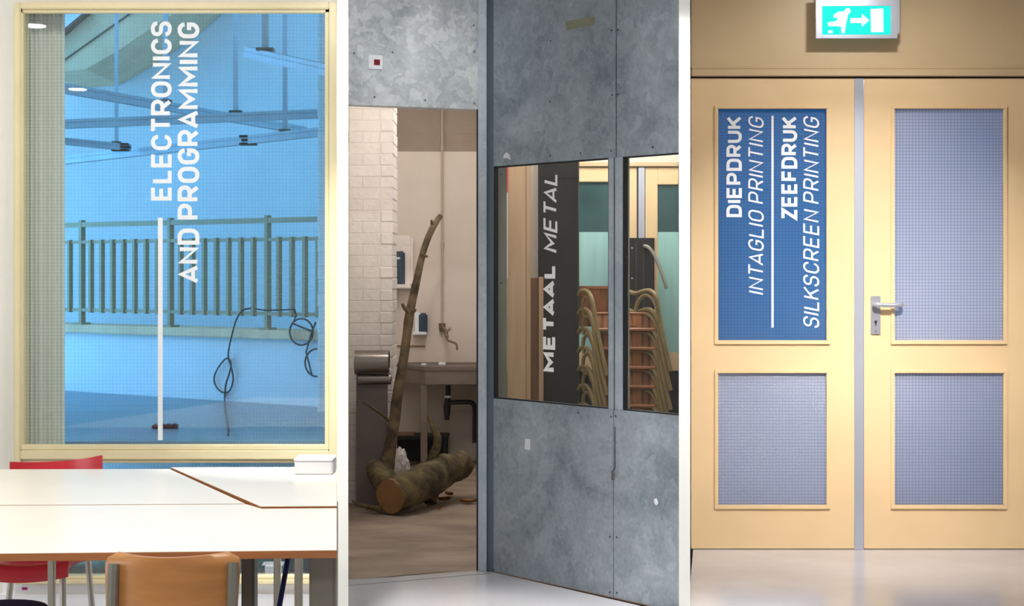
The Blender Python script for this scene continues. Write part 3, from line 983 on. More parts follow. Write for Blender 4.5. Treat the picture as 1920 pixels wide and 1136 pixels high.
# navy stool and leaning pole under the tables
ns = thing('navy_stool', (PX(8, 4.35), 4.35, 0), 'navy blue round stool under the white table', 'stool')
sz = PZ(1129, 4.42)
MB().lathe([(.05, -.035), (.12, -.03), (.135, -.015), (.13, -.004), (.1, 0)], (PX(0, 4.35), 4.35, sz), 28).build('seat', 'navy', ns, smooth=True)
for a in range(4):
    t_ = a * math.pi / 2 + .6
    MB().tube([(PX(0, 4.35) + .08 * math.cos(t_), 4.35 + .08 * math.sin(t_), sz - .03), (PX(0, 4.35) + .13 * math.cos(t_), 4.35 + .13 * math.sin(t_), 0)], .009, 8).build('leg', 'light_tube', ns, smooth=True)
a_, b_ = P(541, 1040, 4.62), P(524, 1136, 4.5)
d_ = (b_ - a_).normalized()
end = a_ + d_ * (a_.z / -d_.z)
topp = a_ - d_ * ((TZ - .07 - a_.z) / -d_.z)
tag(MB().tube([topp, (topp + end) / 2, end], [.0075, .008, .009], 10).build('leaning_pole', 'navy', smooth=True), 'slim navy pole leaning beneath the white tables', 'pole')

# ================================================================== BAY 2: galvanised sheet walls
N2 = Vector((E2.y, -E2.x))          # door wall normal towards the viewer
ML = Matrix.Translation(Vector((B2.x, B2.y, 0))) @ Matrix(((E2.x, -N2.x, 0, 0), (E2.y, -N2.y, 0, 0), (0, 0, 1, 0), (0, 0, 0, 1)))
# local: x along the wall towards the corner (0 at the corner post), y into the wall, z up
zd = 2.178
hd = thing('wall_header', (B2.x - .35, B2.y - .1, zd), 'bright galvanised sheet above the workshop doorway', kind='structure')
MB(ML).box(-.67, 0, 0, .08, zd, CEIL).build('sheet', 'galv_sheet', hd)
MB(ML).box(-.67, 0, .0801, .1, zd + .01, CEIL).build('back_sheet', 'galv_dark', hd)


def on_left(px, py, lift=0.0):
    d = P(px, py, 1.0) - Vector((0, 0, H))
    n = Vector((N2.x, N2.y, 0))
    o = Vector((0, 0, H))
    t = ((Vector((B2.x, B2.y, 0)) + n * lift - o).dot(n)) / d.dot(n)
    w_ = o + d * t
    return ML.inverted() @ w_


for px, py in ((888, 48), (889, 97), (889, 194), (702, 182), (797, 188), (664, 100), (736, 98)):
    q = on_left(px, py)
    MB(ML).lathe([(.0048, -.002), (.003, -.003)], (q.x, 0, q.z), 10, 'Y').build('screw', 'galv_dark', hd)
# call button
a, b = on_left(690, 103), on_left(716, 131)
bt = thing('call_button', ML @ Vector(((a.x + b.x) / 2, 0, b.z)), 'white square wall button with a red centre on the galvanised sheet', 'wall button')
MB(ML).box(a.x, b.x, -.012, 0, b.z, a.z).build('plate', 'white_plastic', bt, bevel=.002)
a, b = on_left(700, 112), on_left(711, 123)
MB(ML).box(a.x, b.x, -.016, -.011, b.z, a.z).build('button', 'red_button', bt, bevel=.001)

# corner post
post = thing('trim_2', (B2.x, B2.y, 0), 'pale galvanised corner post beside the workshop doorway', kind='structure')
p0 = Vector((PX(896.5, 7.215), 7.215)); p1 = Vector((PX(912.5, 7.205), 7.205)); p2 = Vector((PX(925.5, 7.205), 7.205))
MB().plan([tuple(p0), tuple(p1), (p1.x + .0, p1.y + .1), (p0.x + .003, p0.y + .1)], 0, CEIL).build('front_flange', 'galv_post', post, bevel=.002)
MB().plan([(p1.x + .001, p1.y + .014), (p2.x, p2.y), (p2.x + .02, p2.y + .08), (p1.x + .001, p1.y + .1)], 0, CEIL).build('inner_flange', 'galv_dark', post)  # darker zinc paints the shade on this return face
MB().plan([(p0.x - .0085, p0.y + .02), (p0.x, p0.y + .02), (p0.x + .003, p0.y + .1), (p0.x - .002, p0.y + .1)], 0, zd).build('door_stop', 'gasket', post)

# glazed sheet wall
MR = Matrix.Translation(Vector((O2.x, O2.y, 0))) @ Matrix(((U2.x, -U2.y, 0, 0), (U2.y, U2.x, 0, 0), (0, 0, 1, 0), (0, 0, 0, 1)))
# local: x along the wall, y into the wall (away from the viewer)
if (MR.to_3x3() @ Vector((0, 1, 0))).y < 0:
    MR = MR @ Matrix.Scale(-1, 4, Vector((0, 1, 0)))
NR = -(MR.to_3x3() @ Vector((0, 1, 0)))


def on_right(px, py, depth=0.0):
    d = P(px, py, 1.0) - Vector((0, 0, H))
    o = Vector((0, 0, H))
    t = ((Vector((O2.x, O2.y, 0)) - NR * depth - o).dot(NR)) / d.dot(NR)
    return MR.inverted() @ (o + d * t)


ZT, ZB = 1.906, .817
u_m0, u_m1 = on_right(1140, 500).x, on_right(1167, 500).x
u_j, u_j2 = on_right(1155, 140).x, on_right(1150, 850).x
u_end = on_right(1276, 500).x
WT = .026
gw = thing('wall_sheet_metal', MR @ Vector((.6, 0, 0)), 'blue grey galvanised sheet wall with two interior windows', kind='structure')
h1 = MB(MR).box(0, u_j - .0015, 0, WT, ZT, CEIL).build('header_sheet', 'galv_wall', gw, bevel=.0015)
h2 = MB(MR).box(u_j + .0015, u_end, 0.002, WT, ZT, CEIL).build('header_sheet', 'galv_wall', gw, bevel=.0015)
s1 = MB(MR).box(0, u_j2 - .001, 0, WT, 0, ZB).build('lower_sheet', 'galv_wall', gw, bevel=.0015)
s2 = MB(MR).box(u_j2 + .001, u_end, 0.001, WT, 0, ZB).build('lower_sheet', 'galv_wall', gw, bevel=.0015)
MB(MR).box(0, u_end, .01, WT - .002, ZT + .002, CEIL).build('core', 'gasket', gw)
MB(MR).box(0, u_end, .01, WT - .002, 0, ZB - .002).build('core', 'gasket', gw)
mu = MB(MR).box(u_m0, u_m1, 0.001, WT, ZB, ZT).build('mullion', 'galv_post', gw, bevel=.0015)
MB(MR).box(u_m0 + .4 * (u_m1 - u_m0), u_m0 + .47 * (u_m1 - u_m0), -.001, .004, ZB, ZT).build('mullion_fold', 'galv_dark', gw)
MB(MR).box(0, u_end, -.0015, .01, .0, .004).build('base_gap', 'plank_dark', gw)
for px, py in ((1033, 77), (1032, 191), (1147, 57), (1159, 56), (1148, 178), (1159, 177), (1032, 292), (1089, 287), (1146, 283), (1224, 276), (1155, 780), (1146, 781), (1085, 774), (1144, 1006), (1157, 1007), (1144, 1110), (1157, 1111), (926, 1068)):
    q = on_right(px, py)
    MB(MR).lathe([(.0042, -.002), (.0028, -.003)], (q.x, 0, q.z), 8, 'Y').build('screw', 'gasket', gw)


def patch(name, parent, corners, mat, th=.0012):
    qs = [on_right(*c) for c in corners]
    n = len(qs)
    m = MB(MR)
    m.add([(q.x, -th, q.z) for q in qs] + [(q.x, 0.003, q.z) for q in qs], [tuple(range(n))] + [(i, n + i, n + (i + 1) % n, (i + 1) % n) for i in range(n)])
    return m.build(name, mat, parent)


patch('tape_strip', h1, [(1061, 40), (1100, 33), (1116, 32), (1114, 46), (1098, 50), (1062, 57)], 'tape')
patch('sticker', s1, [(985, 822), (994, 824), (994, 844), (984, 842)], 'sticker')
patch('paper_scrap', s2, [(1226, 937), (1230, 934), (1234, 943), (1231, 948), (1227, 943)], 'sticker')
patch('paper_scrap', h1, [(945, 290), (950, 285), (956, 291), (957, 300), (951, 296), (944, 297)], 'sticker')
q = on_right(1153, 890)
MB(MR).tube([(q.x, -.001, q.z + .03), (q.x - .006, -.012, q.z + .012), (q.x - .005, -.014, q.z - .02), (q.x + .006, -.014, q.z - .02), (q.x + .006, -.01, q.z + .01)], .003, 6).build('pull_ring', 'dark_metal', s2)
q2 = on_right(1152, 800)
MB(MR).box(q.x - .0012, q.x + .0012, -.0012, .004, q.z + .03, q2.z).build('pull_wire', 'gasket', s2)


def metal_window(idx, u0, u1, label):
    wn = thing('window_%d' % idx, MR @ Vector(((u0 + u1) / 2, WT / 2, ZB)), label, kind='structure')
    f = .006
    MB(MR).box(u0, u0 + .006, .003, WT - .001, ZB, ZT).build('gasket', 'gasket', wn)
    MB(MR).box(u1 - .004, u1, .004, WT - .002, ZB, ZT).build('gasket', 'gasket', wn)
    MB(MR).box(u0, u1, .004, WT - .002, ZT - f, ZT).build('gasket', 'gasket', wn)
    MB(MR).box(u0, u1, .004, WT - .002, ZB, ZB + f).build('gasket', 'gasket', wn)
    return MB(MR).box(u0 + .004, u1 - .002, .015, .020, ZB + .004, ZT - .004).build('glass_pane', 'metal_glass', wn)


mp_ = metal_window(2, .0, u_m0, 'interior window with metal workshop lettering in the sheet metal wall')
metal_window(3, u_m1, u_end, 'interior window beyond the mullion showing stacked rattan chairs')


def right_text(text, px_top, px_base, py_start, py_end, weight, slant):
    a, b = on_right(px_top, (py_start + py_end) / 2, .013), on_right(px_base, (py_start + py_end) / 2, .013)
    z0, z1 = on_right((px_top + px_base) / 2, py_start, .013).z, on_right((px_top + px_base) / 2, py_end, .013).z
    cap = b.x - a.x
    q = lettering(text, z1 - z0, cap, weight, slant, gap=.13, rad=.3)
    return letter_mesh(q, lambda tx, ty, lf: MR @ Vector((b.x - ty, .013 - lf, z0 + tx))).build('lettering', 'letter', mp_)


right_text('METAAL', 1018, 1041, 697, 495, .255, 0)
right_text('METAL', 1019, 1045, 475, 318, .15, .22)

# ---------------- workshop room behind the doorway
YW = 11.4
struct('floor_workshop', MB().plan([tuple(A2 - E2 * .06), tuple(B2 + E2 * .03), ray(911, 7.31), ray(913, YW + .1), ray(651, YW + .1), ray(652, 7.0)], -.1, -.002), 'ws_floor', 'stained brown concrete floor of the workshop')
bw = thing('wall_workshop_back', (PX(780, YW), YW, 0), 'beige plastered back wall of the workshop with a brick band above', kind='structure')
zl = PZ(284, YW)
MB().box(PX(640, YW), PX(915, YW), YW, YW + .1, 0, zl).build('plaster', 'plaster', bw, bevel=.004)
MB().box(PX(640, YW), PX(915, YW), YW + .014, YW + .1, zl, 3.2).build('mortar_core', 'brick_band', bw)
z, k = zl + .004, 0
while z < 2.72:
    x = PX(700, YW) - (.11 if k % 2 else 0)
    while x < PX(905, YW):
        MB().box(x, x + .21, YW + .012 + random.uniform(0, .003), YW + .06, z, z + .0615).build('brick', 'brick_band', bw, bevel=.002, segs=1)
        x += .218
    z += .064; k += 1
struct('ceiling_workshop', MB().plan([ray(652, 7.2), ray(910, 7.35), ray(912, YW + .1), ray(652, YW + .1)], 3.0, 3.1), 'ceiling', 'ceiling of the workshop')
struct('wall_workshop_side', MB().plan([ray(906, 7.34), ray(914, 7.34), ray(916, YW + .1), ray(908, YW + .1)], 0, 3.0), 'white_wall', 'white wall between the workshop and the chair store')
# brick pier
YP = 9.3
pr = thing('wall_brick_pier', (PX(690, YP), YP, 0), 'white painted brick pier inside the workshop doorway', kind='structure')
px_r = PX(737, YP)
px_l = PX(654, YP)
MB().box(px_l, px_r - .006, YP + .003, YP + .35, 0, 3.0).build('mortar_core', 'mortar', pr)
z, k = 0.0, 0
while z < 2.75:
    xs = px_r - (.084 if k % 2 == 0 else .078)
    e = random.uniform(-.003, .002)
    dy = random.uniform(-.004, .003)
    MB().box(xs + .004, px_r + e, YP + dy, YP + .33, z, z + .0665).build('brick', 'brick_white', pr, bevel=.005, segs=1)
    x1 = xs - .002
    wds = (.2,) if k % 2 else (.1, .1)
    for wd in wds:
        x0 = max(x1 - wd, px_l)
        if x1 - x0 > .02:
            MB().box(x0 + .002, x1, YP + .001 + random.uniform(-.0005, .001), YP + .1, z, z + .0665).build('brick', 'brick_white', pr, bevel=.003, segs=1)
        x1 = x0 - .003
    z += .0685; k += 1

# curled steel sheet against the pier
YS = 9.18
sx0, sx1 = PX(668, YS), PX(727, YS)
cs = thing('curled_steel_sheet', ((sx0 + sx1) / 2, YS, 0), 'grey steel sheet with its top curled into two shiny rolls against the brick pier', 'steel sheet')
MB().box(sx0, sx1, YS, YS + .004, 0, PZ(700, YS)).build('sheet', 'steel_dull', cs)


def roll(name, c, r, a0, a1, x0, x1, th=.004, nseg=30):
    pa = []
    for i in range(nseg + 1):
        t = a0 + (a1 - a0) * i / nseg
        pa.append((c[0] + r * math.cos(t), c[1] + r * math.sin(t)))
    inner = []
    for i in range(nseg + 1):
        t = a0 + (a1 - a0) * i / nseg
        inner.append((c[0] + (r - th) * math.cos(t), c[1] + (r - th) * math.sin(t)))
    v, f = [], []
    for x in (x0, x1):
        v += [(x, y, z_) for y, z_ in pa] + [(x, y, z_) for y, z_ in inner]
    m = nseg + 1
    for i in range(nseg):
        f += [(i, i + 1, 2 * m + i + 1, 2 * m + i), (m + i, 3 * m + i, 3 * m + i + 1, m + i + 1), (i, m + i, m + i + 1, i + 1), (2 * m + i, 2 * m + i + 1, 3 * m + i + 1, 3 * m + i)]
    f += [(0, 2 * m, 3 * m, m), (nseg, m + nseg, 3 * m + nseg, 2 * m + nseg)]
    return MB().add(v, f).build(name, 'steel', cs, smooth=True)


z_up, z_lo = PZ(679, YS - .05), PZ(710, YS - .05)
roll('upper_roll', (YS - .068, z_up), .073, -1.9, math.pi + 1.2, sx0, PX(730, YS - .05))
roll('lower_roll', (YS - .068, z_lo), .034, 1.4, 1.4 + 5.3, PX(672, YS - .05), PX(734, YS - .05))

# wall fittings
YQ = YW - .001


def fitting(name, label, cat, parts, base):
    t = thing(name, base, label, cat)
    for nm, mb_, mt, bv in parts:
        mb_.build(nm, mt, t, bevel=bv)
    return t


fitting('towel_dispenser', 'white paper towel dispenser with dark blue front beside the brick pier', 'dispenser', [
    ('housing', pbox(722, 441, 774, 538, YW - .07, .07), 'brick_white', .02),
    ('front_cover', pbox(722, 471, 759, 536, YW - .1, .04), 'blue_grey', .012),
    ('tray', pbox(722, 533, 770, 541, YW - .12, .12), 'brick_white', .006),
    ('print', pbox(739, 482, 750, 486, YW - .102, .004), 'sticker', 0)], P(745, 541, YW))
fitting('soap_dispenser', 'dark blue soap dispenser on a white holder above the steel sink', 'dispenser', [
    ('holder', pbox(778, 586, 788, 627, YW - .05, .05), 'white_plastic', .006),
    ('bottle', pbox(785, 587, 801, 627, YW - .07, .065), 'blue_grey', .012),
    ('drip_plate', pbox(774, 622, 800, 628, YW - .08, .08), 'white_plastic', .004)], P(790, 628, YW))
sk = thing('water_pipe', P(828, 612, YW - .02), 'thin painted water pipe with old tap above the steel sink', 'water pipe')
MB().tube([P(829, 190, YW - .02), P(829, 612, YW - .02)], .008, 10).build('riser', 'pipe', sk, smooth=True)
for py in (272, 455):
    MB().tube([P(829, py, YW - .02), P(829, py + 8, YW - .02)], .0125, 10).build('clip', 'pipe', sk)
tap = MB().tube([P(829, 606, YW - .02), P(829, 622, YW - .02)], [.026, .02], 10).build('tap_body', 'brass', sk, smooth=True)
MB().tube([P(828, 614, YW - .02), P(836, 620, YW - .09), P(838, 632, YW - .12)], .014, 10).build('tap_valve', 'brass', sk, smooth=True)
MB().tube(smooth_path([P(838, 632, YW - .12), P(840, 638, YW - .14), P(850, 642, YW - .2), P(856, 646, YW - .22), P(857, 656, YW - .22)], 4), .008, 8).build('tap_spout', 'brass', sk, smooth=True)
MB().tube([P(838, 622, YW - .1), P(845, 615, YW - .13)], [.006, .012], 8).build('tap_handle', 'pipe', sk, smooth=True)
tag(pbox(740, 647.5, 797, 650, YW - .008, .008).build('rusty_rail', 'cut'), 'thin rusty rail on the plaster wall above the sink', 'rail')

# steel sink bench
zs = .735
Yc = 10.85
plan_s = [ray(797, Yc), ray(905, Yc + .05), ray(905, YW - .03), ray(728, YW - .03)]
sn = thing('steel_sink', (PX(820, 11.1), 11.1, 0), 'old steel sink bench with angled end against the plaster wall', 'sink')
MB().plan(plan_s, zs - .13, zs - .03).build('apron', 'sink', sn, bevel=.004)
c_ = Vector((sum(p[0] for p in plan_s) / 4, sum(p[1] for p in plan_s) / 4))
rim = [tuple(c_ + (Vector(p) - c_) * 1.03) for p in plan_s]
rim = [(x, min(y, YW - .02)) for x, y in rim]
MB().plan(rim, zs - .03, zs - .015).build('top', 'sink', sn, bevel=.003)
for i in (0, 3, 2, 1):
    p, q = Vector(rim[i]), Vector(rim[(i + 1) % 4])
    dd = (q - p).normalized(); nn_ = Vector((-dd.y, dd.x)) * .014
    MB().plan([tuple(p), tuple(q), tuple(q + nn_), tuple(p + nn_)], zs - .02, zs).build('raised_edge', 'sink', sn)
lx, ly = PX(794, Yc + .03), Yc + .03
MB().box(lx - .02, lx + .027, ly - .01, ly + .03, 0, zs - .13).build('leg', 'sink', sn, bevel=.003)
lx = PX(900, Yc + .08)
MB().box(lx - .02, lx + .02, ly + .03, ly + .07, 0, zs - .13).build('leg', 'sink', sn, bevel=.003)
dr = thing('drain_pipe', P(838, 790, 11.15), 'black plastic drain pipe and trap under the steel sink', 'drain pipe')
Yd = 11.15
MB().tube([P(840, 722, Yd), P(840, 742, Yd)], .02, 12).build('outlet', 'drain', dr, smooth=True)
MB().tube([P(840, 741, Yd), P(840, 746, Yd)], .026, 12).build('white_collar', 'white_plastic', dr, smooth=True)
MB().tube([P(840, 745, Yd), P(839, 752, Yd), P(838, 762, Yd), P(838, 776, Yd), P(838, 780, Yd), P(838, 787, Yd)], [.02, .022, .028, .024, .019, .02], 14).build('trap', 'drain', dr, smooth=True)
MB().tube(smooth_path([P(842, 755, Yd), P(860, 754, Yd), P(880, 754, Yd), P(887, 757, Yd), P(890, 766, Yd), P(890, 800, Yd), P(890, 830, Yd)], 4), .0175, 12).build('waste_run', 'drain', dr, smooth=True)
# soap scraps on the sink
tag(MB().box(PX(822, 11.05), PX(836, 11.05), 11.0, 11.1, zs, zs + .018).build('metal_cup', 'white_plastic', bevel=.006), 'small white scoop lying on the steel sink', 'scoop')
tag(MB().box(PX(789, 11.0), PX(799, 11.0), 11.0, 11.06, zs, zs + .012).build('soap_bar', 'white_plastic', bevel=.005), 'small white soap bar on the sink corner', 'soap')

# low black bench under the sink
lb = thing('low_bench', (PX(785, 11.0), 11.0, 0), 'low black bench standing under the steel sink', 'bench')
Yb = 11.02
zt_ = PZ(818, Yb)
MB().box(PX(735, Yb), PX(841, Yb), Yb, Yb + .26, zt_ - .025, zt_).build('top', 'black', lb, bevel=.004)
MB().box(PX(742, Yb), PX(775, Yb), Yb + .04, Yb + .2, zt_, zt_ + .012).build('brown_board', 'plank_dark', lb)
for px in (740, 834):
    for dy in (.02, .22):
        MB().box(PX(px, Yb) - .014, PX(px, Yb) + .014, Yb + dy, Yb + dy + .025, 0, zt_ - .025).build('leg', 'black', lb)
MB().box(PX(742, Yb), PX(834, Yb), Yb + .2, Yb + .21, .02, zt_ - .025).build('back_panel', 'black', lb)

# plastic bag
bm = bmesh.new()
bmesh.ops.create_icosphere(bm, subdivisions=4, radius=1)
bc = P(751, 868, 9.75)
mbg = MB()
vs = []
for v in bm.verts:
    p = v.co.copy()
    nn_ = 1 + .16 * mnoise.noise(p * 2.3) + .09 * mnoise.noise(p * 6.1)
    zz = p.z * .135 * nn_
    x = p.x * .06 * nn_ * (1 - .25 * max(p.z, 0))
    vs.append(Vector((bc.x + x, bc.y + p.y * .08 * nn_, max(bc.z - .04 + zz, 0.0))))
mbg.add(vs, [tuple(l.vert.index for l in f.loops) for f in bm.faces])
bm.free()
tag(mbg.build('plastic_bag', 'bag'), 'crumpled white plastic bag standing behind the log', 'bag')

# ---------------- the log with its branches
lg = thing('cut_log', P(770, 950, 9.0), 'mossy cut tree log with an upright branch lying on the workshop floor', 'log')


def limb(name, pts, radii, n=16, rough=.18, sub=5, mat='bark'):
    path = smooth_path([P(x, y, Y) for x, y, Y in pts], sub * 2)
    return MB().tube(path, lerp_list(radii, len(path)), n, rough=rough, seed=len(pts)).build(name, mat, lg, smooth=True)


limb('trunk', [(731, 930, 8.86), (765, 918, 9.0), (800, 900, 9.2), (838, 881, 9.42), (862, 872, 9.56), (874, 869, 9.62)], [.104, .107, .108, .1, .094, .086, .06], 22, .16)
c0, c1_ = P(730, 931, 8.855), P(740, 927, 8.89)
nrm = (P(731, 930, 8.86) - P(765, 918, 9.0)).normalized()
MB().tube([P(731, 930, 8.86) - nrm * .01, P(731, 930, 8.86) + nrm * .004], .1, 22, rough=.12, seed=6).build('cut_face', 'cut', lg)
limb('fork', [(745, 915, 8.98), (722, 900, 9.0), (708, 885, 9.02), (700, 872, 9.04), (698, 866, 9.05)], [.07, .075, .06, .05, .03], 14)
limb('branch', [(718, 905, 9.02), (727, 865, 9.06), (735, 815, 9.1), (742, 770, 9.13), (747, 730, 9.16), (757, 670, 9.2), (764, 620, 9.24), (769, 582, 9.26), (778, 540, 9.3), (789, 490, 9.34), (801, 450, 9.38), (815, 420, 9.42), (826, 404, 9.45)], [.052, .046, .036, .033, .032, .03, .028, .029, .026, .024, .021, .02, .02, .016], 12, .14, mat='branch_bark')
limb('twig', [(768, 585, 9.25), (759, 578, 9.22), (754, 569, 9.2)], [.016, .012, .008], 8)
limb('twig', [(770, 580, 9.26), (776, 583, 9.24), (779, 580, 9.22)], [.014, .011, .006], 8)
limb('twig', [(729, 788, 9.1), (715, 776, 9.06), (695, 763, 9.0), (673, 751, 8.96)], [.012, .009, .007, .005], 8)
limb('twig', [(793, 478, 9.34), (789, 475, 9.31)], [.011, .007], 6)
limb('twig', [(796, 480, 9.35), (801, 481, 9.32)], [.011, .007], 6)
limb('twig', [(815, 425, 9.42), (810, 419, 9.4), (809, 412, 9.4)], [.012, .009, .005], 6)
limb('side_branch', [(803, 890, 9.3), (812, 858, 9.32), (820, 835, 9.33), (820, 820, 9.33), (811, 800, 9.34), (803, 780, 9.35)], [.05, .034, .027, .026, .018, .009], 12)
limb('stub', [(808, 905, 9.22), (808, 925, 9.2), (806, 942, 9.17)], [.055, .05, .042], 12)
limb('root_twig', [(715, 955, 8.9), (690, 950, 8.95), (672, 945, 9.0), (660, 938, 9.04)], [.018, .012, .009, .006], 8)
# dry leaves and splinters


def leaf(px, py, s, a, label):
    c = floor_at(px, py)
    v, f = [], []
    ns_ = 7
    for i in range(ns_):
        t = i / (ns_ - 1)
        wd = s * .35 * math.sin(math.pi * (t * .92 + .04))
        for u in (-1, 0, 1):
            v.append(Matrix.Rotation(a, 3, 'Z') @ Vector(((t - .5) * s, u * wd, .006 + .018 * u * u + .02 * (t - .5) ** 2)) + c)
    for i in range(ns_ - 1):
        for u in range(2):
            k_ = i * 3 + u
            f.append((k_, k_ + 1, k_ + 4, k_ + 3))
    tag(MB().add(v, f).build('dry_leaf', 'leaf', smooth=True), label, 'leaf', 'dry leaves beside the log')


leaf(833, 940, .075, .3, 'curled orange dry leaf on the floor by the log stub')
leaf(842, 930, .07, 2.4, 'brown dry leaf standing upright on the workshop floor')
leaf(824, 957, .03, 1.0, 'tiny dark dry leaf fragment on the workshop floor')
leaf(803, 953, .03, 2.0, 'tiny dark leaf fragment in front of the log stub')
leaf(878, 944, .1, .1, 'long narrow brown leaf near the door stop')

# ---------------- chair store behind the sheet metal wall
YD = 9.7
struct('floor_store', MB().plan([ray(912, 7.3), tuple(O2 - Vector((NR.x, NR.y)) * .03), ray(1276, 6.36), ray(1276, YD + .1), ray(914, YD + .1)], -.1, -.001), 'ws_floor', 'brown concrete floor of the chair store')
struct('ceiling_store', MB().plan([ray(912, 7.35), ray(1274, 6.5), ray(1274, YD + .1), ray(914, YD + .1)], CEIL, 3.1), 'ceiling', 'ceiling of the chair store')
sd = thing('door_1', (PX(1203, YD), YD, 0), 'yellow double door with teal glazing behind the stacked chairs', kind='structure')
Zd = PZ(313, YD)


def dbox(name, px0, py0, px1, py1, mat, y0=0.0, d=.05, bevel=0.003, par=None):
    return pbox(px0, py0, px1, py1, YD + y0, d).build(name, mat, par or sd, bevel=bevel)


dbox('head_frame', 915, 304, 1272, 312, 'transom', -.02)
for a_, b_, g0_, g1_ in ((915, 1196, 945, 1172), (1210, 1272, 1233, 1272)):
    lf = dbox('door_leaf_rail', g0_, 314, g1_, 341 if a_ < 1000 else 346, 'door_yellow')
    dbox('door_leaf_rail', g0_, 661, g1_, 985, 'door_yellow')
    dbox('door_leaf_stile', a_, 314, g0_, 985, 'door_yellow') if a_ < 1200 else dbox('door_leaf_stile', a_, 314, 1233, 985, 'door_yellow')
    if g1_ < b_:
        dbox('door_leaf_stile', g1_, 314, b_, 985, 'door_yellow')
    dbox('glass_pane', g0_, 340, g1_, 437, 'teal_glass', .02, .01, 0)
    dbox('whitewashed_pane', g0_, 435, g1_, 662, 'aqua_film', .018, .012, 0)
    dbox('kick_plate', a_, 695, b_, 985, 'black_board', -.004, .01, 0)
dbox('meeting_strip', 1197, 314, 1209, 985, 'aluminium', -.012, .03)
dbox('dark_gap', 1194, 314, 1197, 985, 'dark_gap', -.003, .03, 0)
struct('wall_store_back', MB().box(PX(912, YD), PX(1274, YD), YD + .052, YD + .12, 0, CEIL).box(PX(912, YD), PX(1273, YD), YD, YD + .06, Zd + .03, CEIL), 'pale_board', 'pale wall around the yellow double door in the chair store')

# inner stud right behind the first pane
sb = thing('steel_stud', P(941, 700, 7.42), 'grey steel stud standing just inside the lettered window', 'stud')
MB().box(PX(925, 7.42), PX(950.5, 7.42), 7.42, 7.44, 0, 2.6).build('web', 'stud', sb)
MB().box(PX(925, 7.42), PX(929, 7.42), 7.44, 7.50, 0, 2.6).build('flange', 'stud', sb)
for py in (327, 530, 735):
    p = P(940, py, 7.42)
    MB().lathe([(.005, -.002), (.003, -.003)], (p.x, 7.42, p.z), 8, 'Y').build('screw', 'galv_dark', sb)
sb2 = thing('steel_stud', P(1173, 760, 6.95), 'grey steel stud beside the mullion inside the second window', 'stud')
p = on_right(1167, 500, .04); q = on_right(1179, 500, .04)
MB(MR).box(p.x - .03, q.x, .036, .045, 0, 2.6).build('web', 'stud', sb2)
MB(MR).box(p.x - .03, p.x - .025, .045, .085, 0, 2.6).build('flange', 'stud', sb2)

Yk = 8.3
pk = thing('timber_plank', P(972, 900, Yk), 'tall pale timber beam with a red and white rod standing behind the lettered window', 'timber')
MB().box(PX(951, Yk), PX(986, Yk), Yk, Yk + .1, 0, 2.3).build('beam', 'plank', pk, bevel=.003)
MB().box(PX(986.5, Yk), PX(995, Yk), Yk + .004, Yk + .1, 0, 2.3).build('edge_batten', 'plank', pk, bevel=.003)
MB().box(PX(948.5, Yk), PX(952, Yk), Yk - .01, Yk + .005, PZ(521, Yk), PZ(361, Yk)).build('white_rod', 'sticker', pk)
MB().box(PX(949, Yk), PX(952.5, Yk), Yk - .01, Yk + .005, PZ(361, Yk), 2.2).build('red_rod', 'red', pk)
pb = thing('white_board', P(1001, 900, 8.75), 'tall off white board standing between the timber and black panel', 'board')
MB().box(PX(985, 8.75), PX(1016, 8.75), 8.75, 8.77, 0, 2.4).build('sheet', 'pale_board', pb, bevel=.002)
MB().box(PX(985, 8.75), PX(988, 8.75), 8.77, 8.80, 0, 2.4).build('back_batten', 'pale_board', pb)
kd = thing('brown_plank', P(1005, 900, 8.45), 'shorter dark brown plank with pale edge beside the pale timber', 'timber')
MB().box(PX(990, 8.45), PX(1009.5, 8.45), 8.46, 8.52, 0, PZ(521, 8.45)).build('board', 'plank_dark', kd, bevel=.002)
MB().box(PX(1010, 8.45), PX(1019, 8.45), 8.45, 8.52, 0, PZ(519, 8.45)).build('pale_edge', 'plank', kd, bevel=.002)
bk = thing('black_sheet', P(1047, 900, 8.6), 'tall matt black sheet standing behind the metal lettering', 'sheet')
MB().box(PX(1009, 8.6), PX(1085, 8.6), 8.6, 8.63, 0, 2.45).build('sheet', 'black_board', bk, bevel=.002)
MB().box(PX(1083.5, 8.6), PX(1086, 8.6), 8.59, 8.64, 0, 2.45).build('edge_trim', 'dark_metal', bk)
MB().box(PX(1012, 8.6), PX(1082, 8.6), 8.596, 8.602, PZ(334, 8.6), PZ(333, 8.6)).build('reflection_line', 'gasket', bk)  # dark strip drawn in place of the faint reflection across the pane
bc_ = thing('black_cabinet', P(1200, 900, 9.3), 'low black cabinet behind the stacked rattan chairs', 'cabinet')
MB().box(PX(1152, 9.3), PX(1227, 9.3), 9.3, 9.55, 0, PZ(446, 9.3)).build('body', 'black_board', bc_, bevel=.003)
MB().box(PX(1227, 9.3), PX(1231, 9.3), 9.29, 9.55, 0, PZ(446, 9.3)).build('side_edge', 'plank', bc_)
for px in (1192, 1206):
    MB().box(PX(px, 9.3), PX(px + 1.5, 9.3), 9.294, 9.302, 0, PZ(452, 9.3)).build('seam_strip', 'dark_metal', bc_)
for py in (465, 522):
    p = P(1185, py, 9.3)
    MB().lathe([(.006, -.004), (.004, -.006)], (p.x, 9.3, p.z), 8, 'Y').build('bolt', 'aluminium', bc_)
ht = thing('bent_tube', P(1230, 500, 9.28), 'bent grey metal tube hanging in front of the black cabinet', 'tube')
MB().tube(smooth_path([P(1208, 461, 9.27), P(1216, 464, 9.25), P(1226, 477, 9.24), P(1236, 500, 9.23), P(1244, 522, 9.22), P(1250, 541, 9.22)], 4), .011, 8).build('tube', 'stud', ht, smooth=True)
